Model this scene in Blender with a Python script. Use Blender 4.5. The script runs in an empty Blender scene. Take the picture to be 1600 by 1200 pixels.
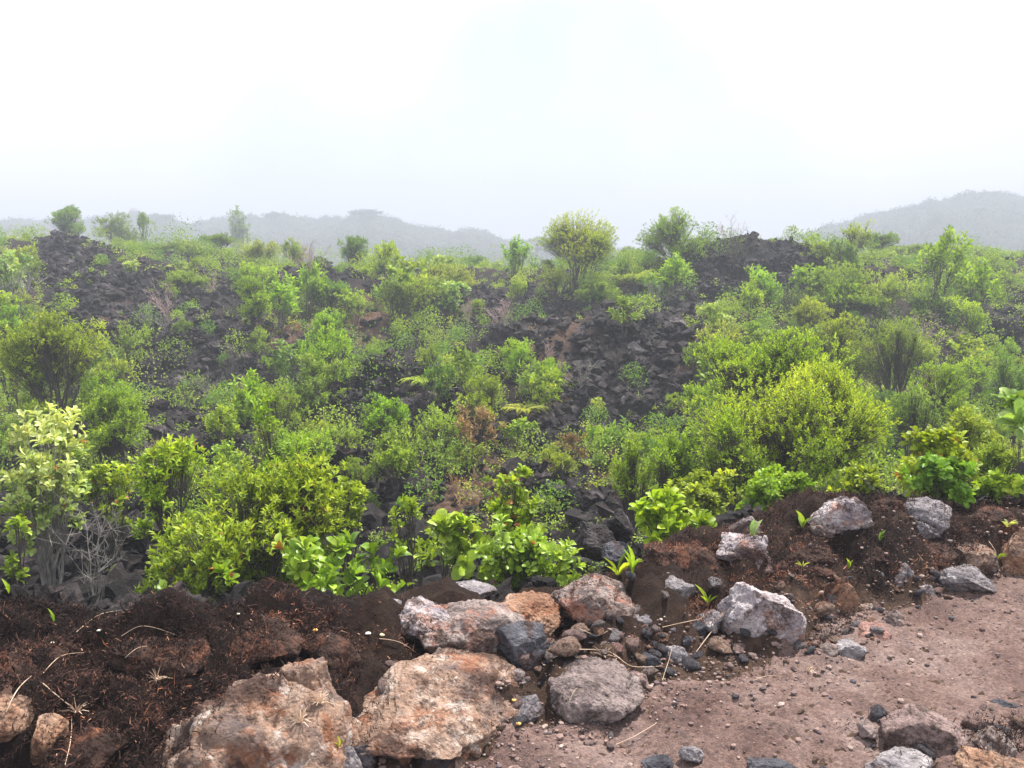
import bpy, bmesh, math, random
import numpy as np
from mathutils import Vector, Matrix
PI = math.pi
RNG = np.random.default_rng(7)
random.seed(7)
SC = bpy.context.scene
COL = SC.collection

# ------------------------------------------------------------------ camera
F = 1386.0; TH = math.radians(8.2); CZ = 1.6
def ray(px, py):
    dx = (np.asarray(px, float) - 800) / F; dy = -(np.asarray(py, float) - 600) / F
    return dx, math.cos(TH) + dy * math.sin(TH), -math.sin(TH) + dy * math.cos(TH)
def at(px, py, Y):
    x, y, z = ray(px, py); s = Y / y
    return np.array([x * s, Y, CZ + z * s])
def proj(x, y, z):
    zz = z - CZ
    f = y * math.cos(TH) - zz * math.sin(TH); u = y * math.sin(TH) + zz * math.cos(TH)
    return 800 + F * x / f, 600 - F * u / f
cam = bpy.data.objects.new('camera', bpy.data.cameras.new('camera')); COL.objects.link(cam)
cam.location = (0, 0, CZ); cam.rotation_euler = (math.radians(90) - TH, 0, 0)
cam.data.sensor_width = 36; cam.data.lens = 36 * F / 1600; cam.data.clip_end = 3000; cam.data.clip_start = .05
SC.camera = cam

# ------------------------------------------------------------------ noise
def _h(ix, iy, iz, seed):
    h = (ix.astype(np.int64) * 374761393 + iy.astype(np.int64) * 668265263 + iz.astype(np.int64) * 2147483647 + seed * 974634777) & 0xFFFFFFFF
    h = ((h ^ (h >> 13)) * 1274126177) & 0xFFFFFFFF
    h = h ^ (h >> 16)
    return (h & 0xFFFF) / 32767.5 - 1.0
def noise3(p, seed=0):
    i = np.floor(p); f = p - i; u = f * f * f * (f * (f * 6 - 15) + 10)
    i = i.astype(np.int64); x, y, z = i[:, 0], i[:, 1], i[:, 2]; r = 0
    for a in (0, 1):
        wa = u[:, 0] if a else 1 - u[:, 0]
        for b in (0, 1):
            wb = u[:, 1] if b else 1 - u[:, 1]
            for c in (0, 1):
                wc = u[:, 2] if c else 1 - u[:, 2]
                r = r + wa * wb * wc * _h(x + a, y + b, z + c, seed)
    return r
def noise2(x, y, seed=0):
    ix = np.floor(x); iy = np.floor(y); fx = x - ix; fy = y - iy
    ux = fx * fx * (3 - 2 * fx); uy = fy * fy * (3 - 2 * fy); r = 0; z = np.zeros_like(ix)
    for a in (0, 1):
        for b in (0, 1):
            r = r + (ux if a else 1 - ux) * (uy if b else 1 - uy) * _h(ix + a, iy + b, z, seed)
    return r
def fbm2(x, y, f, o, seed=0, g=.5, ridge=False):
    r = 0; a = 1
    for k in range(o):
        n = noise2(x * f + 17.3 * k, y * f - 9.1 * k, seed + k)
        r = r + a * ((.5 - np.abs(n)) * 1.6 if ridge else n); a *= g; f *= 2.03
    return r
def fbm3(p, f, o, seed=0, g=.5):
    r = 0; a = 1
    for k in range(o):
        r = r + a * noise3(p * f + 11.7 * k, seed + k); a *= g; f *= 2.03
    return r
def sstep(x, a, b):
    t = np.clip((x - a) / (b - a), 0, 1); return t * t * (3 - 2 * t)

# ------------------------------------------------------------------ terrain height
CX = [-6, -2, -1, -.48, .2, .6, 1.03, 1.52, 2, 2.5, 4, 8]
CY = [2.8, 2.85, 2.95, 3.4, 3.72, 4.0, 4.3, 4.45, 4.6, 4.8, 5.4, 7]
CH = [.37, .37, .34, .15, .08, .12, .2, .33, .3, .2, .15, .15]
BX = [-6, -1.6, -.6, -.12, .47, .96, 1.53, 2.09, 2.7, 4, 8]
BY = [1.3, 1.55, 2.1, 2.64, 3.05, 3.31, 3.81, 4.08, 4.49, 5.2, 6.9]
BDY = [0, 8, 10, 12, 15, 18, 22, 26, 30, 36, 44, 50, 60, 75, 100, 130]
BDZ = [-1.4, -1.55, -1.75, -1.95, -2.15, -2.3, -2.25, -1.8, -1.1, 0.0, 0.45, 0.55, -.2, -2.5, -6, -8]
BUMPS = [  # x, y, radius x, radius y, height
    (-2.4, 19.5, 2.2, 1.6, 1.4), (-1.2, 17.3, 1.6, 1.2, .7), (2.9, 23.5, 4.2, 3.0, 1.9), (10.0, 37, 4.6, 3.3, 2.1), (11.5, 43, 5, 3, .6),
    (-3.3, 12.6, 1.3, .8, .55), (.4, 11.4, 1.3, .7, .4), (-12, 27, 5, 4, 1.0), (-17, 36, 5, 6, 1.2), (17, 30, 6, 4, .9),
    (-7.5, 37, 3.5, 3, .6), (-4.5, 8.2, 1.4, 1.0, .45), (-2.9, 6.6, .9, .6, .3), (5.6, 27, 3, 2.4, .7), (-8, 17, 2.5, 2, .7)]
RIDGE_L = ([-200, 0, 150, 220, 260, 300, 345, 370, 420, 450, 500, 550, 580, 620, 660, 700, 740, 780, 830, 900, 1000, 1150, 1300, 2000],
           [350, 350, 352, 340, 345, 358, 350, 345, 352, 342, 350, 343, 337, 350, 360, 370, 368, 376, 379, 388, 400, 420, 440, 460])
RIDGE_R = ([-200, 1100, 1200, 1240, 1300, 1370, 1440, 1500, 1540, 1600, 1750, 2400],
           [470, 408, 386, 375, 358, 338, 324, 311, 308, 322, 334, 340])
def H(x, y, detail=True):
    x = np.asarray(x, float); y = np.asarray(y, float)
    yc = np.interp(x, CX, CY); yb = np.interp(x, BX, BY); ch = np.interp(x, CX, CH)
    if detail:
        yb = yb + .10 * noise2(x * 2.1, y * 2.1, 3); yc = yc + .08 * noise2(x * 1.7, y * 1.3, 5)
    s = np.clip((y - yb) / np.maximum(yc - yb, .2), 0, 1)
    bank = ch * (1 - (1 - s) ** 1.8)
    t = y - yc
    fall = np.interp(t, [-1, 0, .2, .8, 1.8, 3.5], [0, 0, -.06, -.42, -.8, -1.25])
    near = np.where(t < 0, bank, ch + fall)
    base = np.interp(y, BDY, BDZ)
    w = sstep(t, 1.2, 4.5)
    z = near * (1 - w) + base * w
    m = sstep(t, 2.0, 6.0)
    for bx, by, rx, ry, h in BUMPS:
        z = z + h * m * np.exp(-((x - bx) / rx) ** 2 - ((y - by) / ry) ** 2)
    z = z + 1.5 * sstep(-x, 11, 24) * sstep(y, 28, 46) * (1 - sstep(y, 60, 110))
    z = z + .5 * sstep(x, 8, 20) * sstep(y, 30, 44)
    yy = np.maximum(y, 1.)
    px = 800 + F * x / yy
    for (rp, rr), D, wd in ((RIDGE_L, 370., 110.), (RIDGE_R, 340., 95.)):
        row = np.interp(px, rp, rr)
        top = 1.6 - D * np.tan(np.arctan((row - 600) / F) + TH) - 3.2
        k = np.exp(-(np.maximum(np.abs(y - D) - 4, 0) / wd) ** 2) * sstep(y, 100, 200)
        z = z * (1 - k) + np.maximum(top, z) * k
    if detail:
        lava = sstep(t, .2, 2.0)
        cn_ = sstep(y, 130, 190)
        z = z + cn_ * (4.2 * np.abs(noise2(x * .085, y * .085, 201)) + 2.4 * np.abs(noise2(x * .19 + 4, y * .19, 202)) + 1.1 * np.abs(noise2(x * .43, y * .43 + 7, 203)))
        z = z + lava * (.20 * fbm2(x, y, .55, 3, 21, ridge=True) + .17 * fbm2(x, y, 2.1, 4, 31, ridge=True)) * (1 - .5 * sstep(y, 60, 120)) * sstep(y, 2, 9)
        z = z + lava * .35 * sstep(y, 14, 30) * fbm2(x, y, .23, 2, 41)
        bk = sstep(y - yb, -.05, .15) * (1 - lava)
        z = z + bk * (.085 * fbm2(x, y, 3.4, 3, 51) + .045 * fbm2(x, y, 9, 4, 55, ridge=True))
        z = z - .20 * np.exp(-((x + .50) / .07) ** 2 - ((y - 2.50) / .32) ** 2) - .14 * np.exp(-((x + .30) / .2) ** 2 - ((y - 2.42) / .22) ** 2)
        tr = 1 - sstep(y - yb, -.1, .12)
        z = z + tr * (.032 * fbm2(x, y, 1.9, 3, 61) + .012 * fbm2(x, y, 8, 4, 65) + .005 * fbm2(x, y, 34, 2, 71))
    return z
def hit(px, py, detail=False):
    """first point of the bare ground under a line of sight"""
    dx, dy, dz = [float(v) for v in ray(px, py)]
    s = np.concatenate([np.arange(1.2, 12, .02), np.arange(12, 80, .1)])
    X = dx * s; Y = dy * s; Z = CZ + dz * s
    d = Z - H(X, Y, detail)
    i = np.argmax(d < 0)
    if d[i] >= 0: i = len(s) - 1
    return np.array([X[i], Y[i], Z[i]])

# ------------------------------------------------------------------ mesh buffer
class Buf:
    def __init__(s): s.v = []; s.q = []; s.t = []; s.c = []; s.n = 0
    def add(s, v, q=None, t=None, tone=None):
        v = np.asarray(v, np.float32).reshape(-1, 3); s.v.append(v)
        if tone is None: tone = (.5, .5, .5)
        tone = np.asarray(tone, np.float32)
        s.c.append(np.broadcast_to(tone, (len(v), 3)).astype(np.float32) if tone.ndim == 1 else tone)
        if q is not None and len(q): s.q.append(np.asarray(q, np.int32).reshape(-1, 4) + s.n)
        if t is not None and len(t): s.t.append(np.asarray(t, np.int32).reshape(-1, 3) + s.n)
        s.n += len(v)
    def mesh(s, name, mat, smooth=False):
        me = bpy.data.meshes.new(name)
        v = np.concatenate(s.v); c = np.concatenate(s.c)
        q = np.concatenate(s.q) if s.q else np.zeros((0, 4), np.int32)
        t = np.concatenate(s.t) if s.t else np.zeros((0, 3), np.int32)
        loops = np.concatenate([q.ravel(), t.ravel()]).astype(np.int32)
        st = np.concatenate([np.arange(len(q)) * 4, len(q) * 4 + np.arange(len(t)) * 3]).astype(np.int32)
        me.vertices.add(len(v)); me.vertices.foreach_set('co', v.ravel())
        me.loops.add(len(loops)); me.loops.foreach_set('vertex_index', loops)
        me.polygons.add(len(st)); me.polygons.foreach_set('loop_start', st)
        me.polygons.foreach_set('use_smooth', np.full(len(st), smooth, bool))
        a = me.attributes.new('tone', 'FLOAT_COLOR', 'POINT')
        a.data.foreach_set('color', np.concatenate([c, np.ones((len(c), 1), np.float32)], 1).ravel())
        me.update(calc_edges=True); me.materials.append(mat)
        return me
def link(name, me, parent=None, loc=None):
    o = bpy.data.objects.new(name, me); COL.objects.link(o)
    if parent: o.parent = parent
    if loc is not None: o.location = loc
    return o
def tag(o, label=None, cat=None, group=None, kind=None):
    if label: o['label'] = label
    if cat: o['category'] = cat
    if group: o['group'] = group
    if kind: o['kind'] = kind
    return o
def root(name, loc, label, cat, group=None, rz=0):
    o = bpy.data.objects.new(name, None); COL.objects.link(o); o.empty_display_size = .1
    o.location = loc; o.rotation_euler = (0, 0, rz)
    return tag(o, label, cat, group)

def nrm(v): return v / np.maximum(np.linalg.norm(v, axis=-1, keepdims=True), 1e-9)
def tube(buf, pts, rad, n=5, tone=None):
    pts = np.asarray(pts, float); k = len(pts); rad = np.broadcast_to(rad, (k,))
    tg = np.gradient(pts, axis=0); tg = nrm(tg)
    ref = np.array([0, 0, 1.]) if abs(tg[:, 2]).mean() < .8 else np.array([1., 0, 0])
    a = nrm(np.cross(tg, ref)); b = np.cross(tg, a)
    an = np.arange(n) / n * 2 * PI
    v = pts[:, None] + rad[:, None, None] * (np.cos(an)[None, :, None] * a[:, None] + np.sin(an)[None, :, None] * b[:, None])
    i = np.arange(k - 1)[:, None] * n; j = np.arange(n)[None]
    q = np.stack([i + j, i + (j + 1) % n, i + n + (j + 1) % n, i + n + j], -1).reshape(-1, 4)
    buf.add(v.reshape(-1, 3), q, tone=tone)
def sticks(buf, A, B, r0, r1, tone=None, sag=0.0):
    """many thin 3-sided twigs A->B at once, one bend each"""
    N = len(A); 
    if N == 0: return
    M = (A + B) / 2 + sag
    d = nrm(B - A); a = nrm(np.cross(d, np.array([.3, .2, .93]))); b = np.cross(d, a)
    r0 = np.broadcast_to(r0, (N,)); r1 = np.broadcast_to(r1, (N,))
    rings = []
    for P, r in ((A, r0), (M, (r0 + r1) / 2), (B, r1)):
        for k in range(3):
            t = k * 2 * PI / 3
            rings.append(P + r[:, None] * (math.cos(t) * a + math.sin(t) * b))
    v = np.stack(rings, 1)
    q = []
    for s in (0, 1):
        for k in range(3): q.append([s * 3 + k, s * 3 + (k + 1) % 3, s * 3 + 3 + (k + 1) % 3, s * 3 + 3 + k])
    q = np.array(q)[None] + (np.arange(N) * 9)[:, None, None]
    buf.add(v.reshape(-1, 3), q.reshape(-1, 4), tone=tone)

# leaf templates: (along, side, normal)
def leaf_template(kind):
    if kind == 'lite':
        return np.array([[0, 0, 0], [.5, .5, .10], [1, 0, -.05], [.5, -.5, .10]]), None, np.array([[0, 1, 2], [0, 2, 3]])
    if kind == 'blade':
        ts = np.array([0, .3, .6, .85, 1]); w = np.array([.5, .5, .42, .25, 0.02]); dr = np.array([0, .05, -.02, -.16, -.3])
    elif kind == 'lance':
        ts = np.array([0, .25, .5, .75, 1]); w = np.array([.06, .4, .5, .36, 0.02]); dr = np.array([0, .04, .03, -.03, -.12])
    else:  # obovate
        ts = np.array([0, .2, .45, .7, .88, .97, 1]); w = np.array([.08, .2, .4, .5, .42, .22, .05]); dr = np.array([0, .05, .08, .06, .0, -.04, -.06])
    v = []; q = []
    for i, (t, ww, d) in enumerate(zip(ts, w, dr)):
        v += [[t, ww, d + ww * .22], [t, 0, d], [t, -ww, d + ww * .22]]
        if i: 
            o = (i - 1) * 3; q += [[o, o + 1, o + 4, o + 3], [o + 1, o + 2, o + 5, o + 4]]
    return np.array(v), np.array(q), None
TPL = {k: leaf_template(k) for k in ('lite', 'obovate', 'lance', 'blade')}
def leaves(buf, P, D, U, L, wr, kind, tone):
    v, q, t = TPL[kind]; N = len(P)
    if N == 0: return
    D = nrm(D); S = nrm(np.cross(D, U)); Nn = np.cross(S, D)
    L = np.broadcast_to(L, (N,))[:, None, None]
    V = P[:, None] + L * (v[None, :, 0:1] * D[:, None] + wr * v[None, :, 1:2] * S[:, None] + v[None, :, 2:3] * Nn[:, None])
    off = (np.arange(N) * len(v))[:, None, None]
    buf.add(V.reshape(-1, 3), None if q is None else (q[None] + off).reshape(-1, 4), None if t is None else (t[None] + off).reshape(-1, 3),
            tone=np.repeat(tone, len(v), 0))

# ------------------------------------------------------------------ materials
def nodes(name):
    m = bpy.data.materials.new(name); m.use_nodes = True; nt = m.node_tree; nt.nodes.clear()
    out = nt.nodes.new('ShaderNodeOutputMaterial')
    return m, nt, out
def N(nt, typ, ins=None, **kw):
    n = nt.nodes.new(typ)
    for k, v in kw.items(): setattr(n, k, v)
    for k, v in (ins or {}).items():
        if isinstance(v, bpy.types.NodeSocket): nt.links.new(v, n.inputs[k])
        else: n.inputs[k].default_value = v
    return n
def ramp(nt, fac, stops):
    n = nt.nodes.new('ShaderNodeValToRGB'); cr = n.color_ramp
    while len(cr.elements) < len(stops): cr.elements.new(.5)
    for e, (p, c) in zip(cr.elements, stops):
        e.position = p; e.color = (*c, 1) if len(c) == 3 else c
    nt.links.new(fac, n.inputs['Fac']); return n.outputs['Color']
def mixc(nt, fac, a, b, blend='MIX'):
    n = nt.nodes.new('ShaderNodeMix'); n.data_type = 'RGBA'; n.blend_type = blend
    for sock, v in ((n.inputs[0], fac), (n.inputs[6], a), (n.inputs[7], b)):
        if isinstance(v, bpy.types.NodeSocket): nt.links.new(v, sock)
        elif isinstance(v, (int, float)): sock.default_value = v
        else: sock.default_value = (*v, 1)
    return n.outputs[2]
def noisen(nt, co, scale, detail=6, rough=.6, dist=0):
    return N(nt, 'ShaderNodeTexNoise', {'Vector': co, 'Scale': scale, 'Detail': detail, 'Roughness': rough, 'Distortion': dist}).outputs['Fac']
def mapr(nt, v, a, b, c=0, d=1):
    return N(nt, 'ShaderNodeMapRange', {'Value': v, 'From Min': a, 'From Max': b, 'To Min': c, 'To Max': d}).outputs['Result']
def math_(nt, op, a, b):
    n = nt.nodes.new('ShaderNodeMath'); n.operation = op
    for s, v in ((n.inputs[0], a), (n.inputs[1], b)):
        if isinstance(v, bpy.types.NodeSocket): nt.links.new(v, s)
        else: s.default_value = v
    return n.outputs[0]

def leaf_mat(name, dark, mid, light, rough=.5, trans=.38):
    m, nt, out = nodes(name)
    at_ = N(nt, 'ShaderNodeAttribute', attribute_name='tone')
    sp = N(nt, 'ShaderNodeSeparateColor', {'Color': at_.outputs['Color']})
    c = ramp(nt, sp.outputs[0], [(0, dark), (.5, mid), (1, light)])
    oi = N(nt, 'ShaderNodeObjectInfo')
    hv = N(nt, 'ShaderNodeHueSaturation', {'Color': c, 'Hue': mapr(nt, oi.outputs['Random'], 0, 1, .485, .515),
                                           'Saturation': 1.03, 'Value': mapr(nt, sp.outputs[1], 0, 1, .75, 2.1)})
    c = hv.outputs['Color']
    # blue channel of tone marks withered leaves
    c = mixc(nt, mapr(nt, sp.outputs[2], .9, .95), c, (.42, .16, .05))
    tcl = N(nt, 'ShaderNodeTexCoord').outputs['Object']
    c = mixc(nt, .8, c, ramp(nt, noisen(nt, tcl, 45, 4, .7), [(.3, (.55, .5, .5)), (.5, (1, 1, 1)), (.7, (1.25, 1.2, 1.1))]), 'MULTIPLY')
    p = N(nt, 'ShaderNodeBsdfPrincipled', {'Base Color': c, 'Roughness': rough, 'Specular IOR Level': .28})
    tc = mixc(nt, 1.0, c, (1.25, 1.2, .55), 'MULTIPLY')
    t = N(nt, 'ShaderNodeBsdfTranslucent', {'Color': tc})
    mx = N(nt, 'ShaderNodeMixShader', {0: trans, 1: p.outputs[0], 2: t.outputs[0]})
    nt.links.new(mx.outputs[0], out.inputs['Surface']); return m
LM = {
 'yellow': leaf_mat('leaf_yellow_green', (.11, .185, .018), (.205, .32, .03), (.37, .43, .055)),
 'fresh': leaf_mat('leaf_fresh_green', (.10, .16, .018), (.20, .28, .028), (.36, .40, .05)),
 'blue': leaf_mat('leaf_blue_green', (.075, .135, .025), (.145, .225, .04), (.26, .34, .07)),
 'olive': leaf_mat('leaf_olive', (.12, .17, .03), (.22, .29, .05), (.38, .42, .09)),
 'pale': leaf_mat('leaf_pale', (.11, .19, .04), (.20, .29, .07), (.42, .46, .20)),
 'forest': leaf_mat('leaf_far_forest', (.035, .050, .030), (.055, .075, .045), (.09, .11, .07)),
 'big': leaf_mat('leaf_glossy_green', (.085, .16, .02), (.18, .28, .035), (.33, .42, .08), .35, .3),
 'dry': leaf_mat('leaf_dry', (.12, .08, .04), (.24, .16, .08), (.42, .30, .17), .7, .2),
}
def bark_mat(name, a, b):
    m, nt, out = nodes(name)
    tc = N(nt, 'ShaderNodeTexCoord').outputs['Object']
    c = ramp(nt, noisen(nt, tc, 14, 5), [(.3, a), (.7, b)])
    p = N(nt, 'ShaderNodeBsdfPrincipled', {'Base Color': c, 'Roughness': .85})
    nt.links.new(p.outputs[0], out.inputs['Surface']); return m
BARK = bark_mat('bark_brown', (.035, .028, .022), (.12, .10, .08))
BARKG = bark_mat('bark_grey', (.12, .11, .10), (.34, .31, .28))
STRAW = bark_mat('straw', (.42, .27, .16), (.72, .55, .42))

def rock_mat(name, cols, pits=1.0, lichen=None, rust=None, bump=.8, scale=1.0, vary=0.0, mossy=1.0):
    m, nt, out = nodes(name)
    tcn = N(nt, 'ShaderNodeTexCoord'); oi = N(nt, 'ShaderNodeObjectInfo')
    off = N(nt, 'ShaderNodeVectorMath', {0: tcn.outputs['Object'], 1: oi.outputs['Location']}, operation='ADD').outputs[0]
    n1 = noisen(nt, off, 5 * scale, 6, .62, .4)
    c = ramp(nt, n1, [(.3, cols[0]), (.5, cols[1]), (.68, cols[2])])
    if rust:
        c = mixc(nt, mapr(nt, noisen(nt, off, 7 * scale, 5, .7, .6), .51, .62, 0, .85), c, rust)
    if lichen:
        c = mixc(nt, mapr(nt, noisen(nt, off, 10 * scale, 8, .78, .3), .55, .62, 0, .75), c, lichen)
    g = noisen(nt, off, 90 * scale, 3, .7)
    mo = math_(nt, 'ADD', noisen(nt, off, 4 * scale, 7, .75, .5), math_(nt, 'MULTIPLY', noisen(nt, off, 60 * scale, 3, .8), .12))
    c = mixc(nt, mapr(nt, mo, .57, .64, 0, .85 * mossy), c, (.06, .032, .024))
    c = mixc(nt, .8, c, ramp(nt, noisen(nt, off, 24 * scale, 5, .75), [(.3, (.5, .48, .5)), (.7, (1.4, 1.4, 1.38))]), 'MULTIPLY')
    c = mixc(nt, .55, c, ramp(nt, g, [(.3, (.45, .42, .42)), (.7, (1.45, 1.4, 1.4))]), 'MULTIPLY')
    if vary:
        hv = N(nt, 'ShaderNodeHueSaturation', {'Color': c, 'Value': mapr(nt, oi.outputs['Random'], 0, 1, 1 - vary, 1 + vary), 'Saturation': mapr(nt, oi.outputs['Random'], 0, 1, .5, 1.2)})
        c = hv.outputs['Color']
    p = N(nt, 'ShaderNodeBsdfPrincipled', {'Base Color': c, 'Roughness': .9, 'Specular IOR Level': .25})
    vo = N(nt, 'ShaderNodeTexVoronoi', {'Vector': off, 'Scale': 60 * scale}).outputs['Distance']
    v2 = N(nt, 'ShaderNodeTexVoronoi', {'Vector': off, 'Scale': 17 * scale}, feature='DISTANCE_TO_EDGE').outputs['Distance']
    hgt = math_(nt, 'ADD', math_(nt, 'MULTIPLY', noisen(nt, off, 30 * scale, 8, .7), 1.0), math_(nt, 'ADD', math_(nt, 'MULTIPLY', mapr(nt, vo, 0, .45), .35 * pits), math_(nt, 'MULTIPLY', mapr(nt, v2, 0, .06), .10)))
    bp = N(nt, 'ShaderNodeBump', {'Strength': bump, 'Distance': .03 / scale, 'Height': hgt})
    nt.links.new(bp.outputs[0], p.inputs['Normal'])
    nt.links.new(p.outputs[0], out.inputs['Surface']); return m
RM = {
 'tan': rock_mat('rock_tan', [(.13, .10, .095), (.32, .21, .15), (.46, .37, .31)], lichen=(.58, .52, .47), rust=(.27, .115, .06)),
 'pink': rock_mat('rock_pink', [(.15, .12, .115), (.27, .215, .195), (.38, .325, .30)], rust=(.33, .15, .10)),
 'grey': rock_mat('rock_grey', [(.13, .12, .13), (.23, .21, .22), (.36, .33, .33)], lichen=(.52, .49, .48)),
 'dark': rock_mat('rock_dark', [(.04, .04, .048), (.085, .085, .10), (.17, .165, .185)]),
 'white': rock_mat('rock_white', [(.18, .16, .19), (.42, .37, .38), (.62, .57, .57)], lichen=(.74, .70, .70), rust=(.34, .18, .13)),
 'orange': rock_mat('rock_orange', [(.20, .10, .06), (.33, .19, .12), (.42, .29, .21)], rust=(.27, .115, .06)),
 'red': rock_mat('rock_red', [(.16, .09, .08), (.27, .17, .15), (.38, .26, .23)], vary=.2),
 'mossy': rock_mat('rock_mossy', [(.012, .007, .006), (.035, .019, .014), (.11, .06, .045)], rust=(.16, .06, .03)),
 'lava': rock_mat('rock_lava', [(.010, .0085, .009), (.032, .027, .028), (.105, .093, .095)], pits=1.5, lichen=(.20, .185, .19), bump=.8, scale=.8, vary=.35, mossy=0),
}
def far_lava_mat():
    m, nt, out = nodes('lava_rubble')
    tc = N(nt, 'ShaderNodeTexCoord').outputs['Object']
    a = N(nt, 'ShaderNodeAttribute', attribute_name='tone'); sp = N(nt, 'ShaderNodeSeparateColor', {'Color': a.outputs['Color']})
    c = ramp(nt, noisen(nt, tc, 6, 6, .7), [(.34, (.006, .0052, .0055)), (.54, (.024, .020, .021)), (.7, (.115, .10, .102))])
    c = mixc(nt, 1.0, c, ramp(nt, sp.outputs[0], [(0, (.45, .40, .38)), (.5, (1.3, 1.05, .95)), (.8, (1.1, 1.1, 1.1)), (1, (2.8, 2.6, 2.6))]), 'MULTIPLY')
    p = N(nt, 'ShaderNodeBsdfPrincipled', {'Base Color': c, 'Roughness': .85, 'Specular IOR Level': .3})
    bp = N(nt, 'ShaderNodeBump', {'Strength': 1.0, 'Distance': .07, 'Height': noisen(nt, tc, 18, 9, .78)})
    nt.links.new(bp.outputs[0], p.inputs['Normal']); nt.links.new(p.outputs[0], out.inputs['Surface']); return m
LAVA_FAR = far_lava_mat()

def ground_mat():
    m, nt, out = nodes('ground')
    tc = N(nt, 'ShaderNodeTexCoord').outputs['Object']
    a = N(nt, 'ShaderNodeAttribute', attribute_name='tone'); sp = N(nt, 'ShaderNodeSeparateColor', {'Color': a.outputs['Color']})
    lava = ramp(nt, noisen(nt, tc, 3.5, 9, .72), [(.34, (.005, .0045, .005)), (.55, (.017, .0145, .0155)), (.74, (.07, .06, .063))])
    humus = ramp(nt, noisen(nt, tc, 9, 8, .7), [(.35, (.045, .026, .020)), (.55, (.135, .082, .055)), (.72, (.28, .19, .13))])
    moss = ramp(nt, noisen(nt, tc, 22, 8, .75), [(.35, (.006, .004, .0035)), (.55, (.020, .010, .008)), (.75, (.065, .032, .024))])
    forest = ramp(nt, noisen(nt, tc, .4, 8, .7), [(.35, (.03, .042, .025)), (.65, (.06, .08, .045))])
    c = mixc(nt, mapr(nt, math_(nt, 'ADD', sp.outputs[1], math_(nt, 'MULTIPLY', noisen(nt, tc, 2.5, 6, .7), .5)), .45, .85), lava, humus)
    c = mixc(nt, sp.outputs[0], c, moss)
    c = mixc(nt, sp.outputs[2], c, forest)
    p = N(nt, 'ShaderNodeBsdfPrincipled', {'Base Color': c, 'Roughness': .95, 'Specular IOR Level': .15})
    bp = N(nt, 'ShaderNodeBump', {'Strength': 1.0, 'Distance': .06, 'Height': noisen(nt, tc, 16, 10, .78)})
    nt.links.new(bp.outputs[0], p.inputs['Normal']); nt.links.new(p.outputs[0], out.inputs['Surface']); return m
def trail_mat():
    m, nt, out = nodes('trail_soil')
    tc = N(nt, 'ShaderNodeTexCoord').outputs['Object']
    c = ramp(nt, noisen(nt, tc, 2.2, 8, .65, .3), [(.32, (.085, .052, .045)), (.5, (.150, .100, .087)), (.68, (.22, .165, .15))])
    c = mixc(nt, mapr(nt, noisen(nt, tc, 3.2, 7, .75, .8), .52, .64, 0, .7), c, (.085, .06, .055))
    vo = N(nt, 'ShaderNodeTexVoronoi', {'Vector': tc, 'Scale': 110.0})
    vs = N(nt, 'ShaderNodeSeparateColor', {'Color': vo.outputs['Color']})
    c = mixc(nt, .5, c, ramp(nt, vs.outputs[0], [(0, (.5, .45, .45)), (.6, (1, 1, 1)), (1, (1.7, 1.6, 1.5))]), 'MULTIPLY')
    c = mixc(nt, .6, c, ramp(nt, noisen(nt, tc, 60, 6, .75), [(.3, (.5, .48, .5)), (.7, (1.5, 1.48, 1.45))]), 'MULTIPLY')
    p = N(nt, 'ShaderNodeBsdfPrincipled', {'Base Color': c, 'Roughness': .95, 'Specular IOR Level': .15})
    h = math_(nt, 'ADD', noisen(nt, tc, 45, 9, .75), math_(nt, 'MULTIPLY', mapr(nt, vo.outputs['Distance'], 0, .6, 1, 0), .3))
    bp = N(nt, 'ShaderNodeBump', {'Strength': .75, 'Distance': .012, 'Height': h})
    nt.links.new(bp.outputs[0], p.inputs['Normal']); nt.links.new(p.outputs[0], out.inputs['Surface']); return m
def tone_mat(name, stops, rough=.9, trans=0):
    m, nt, out = nodes(name)
    a = N(nt, 'ShaderNodeAttribute', attribute_name='tone'); sp = N(nt, 'ShaderNodeSeparateColor', {'Color': a.outputs['Color']})
    c = ramp(nt, sp.outputs[0], stops)
    c = N(nt, 'ShaderNodeHueSaturation', {'Color': c, 'Value': mapr(nt, sp.outputs[1], 0, 1, .6, 1.5)}).outputs['Color']
    p = N(nt, 'ShaderNodeBsdfPrincipled', {'Base Color': c, 'Roughness': rough, 'Specular IOR Level': .2})
    nt.links.new(p.outputs[0], out.inputs['Surface']); return m
MOSS = tone_mat('moss_fibre', [(0, (.010, .006, .005)), (.3, (.034, .018, .014)), (.5, (.095, .048, .038)), (.7, (.23, .085, .04)), (1, (.42, .24, .16))])
GRAVEL = tone_mat('gravel', [(0, (.06, .055, .065)), (.3, (.17, .11, .10)), (.75, (.21, .14, .12)), (1, (.32, .25, .22))])

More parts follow.
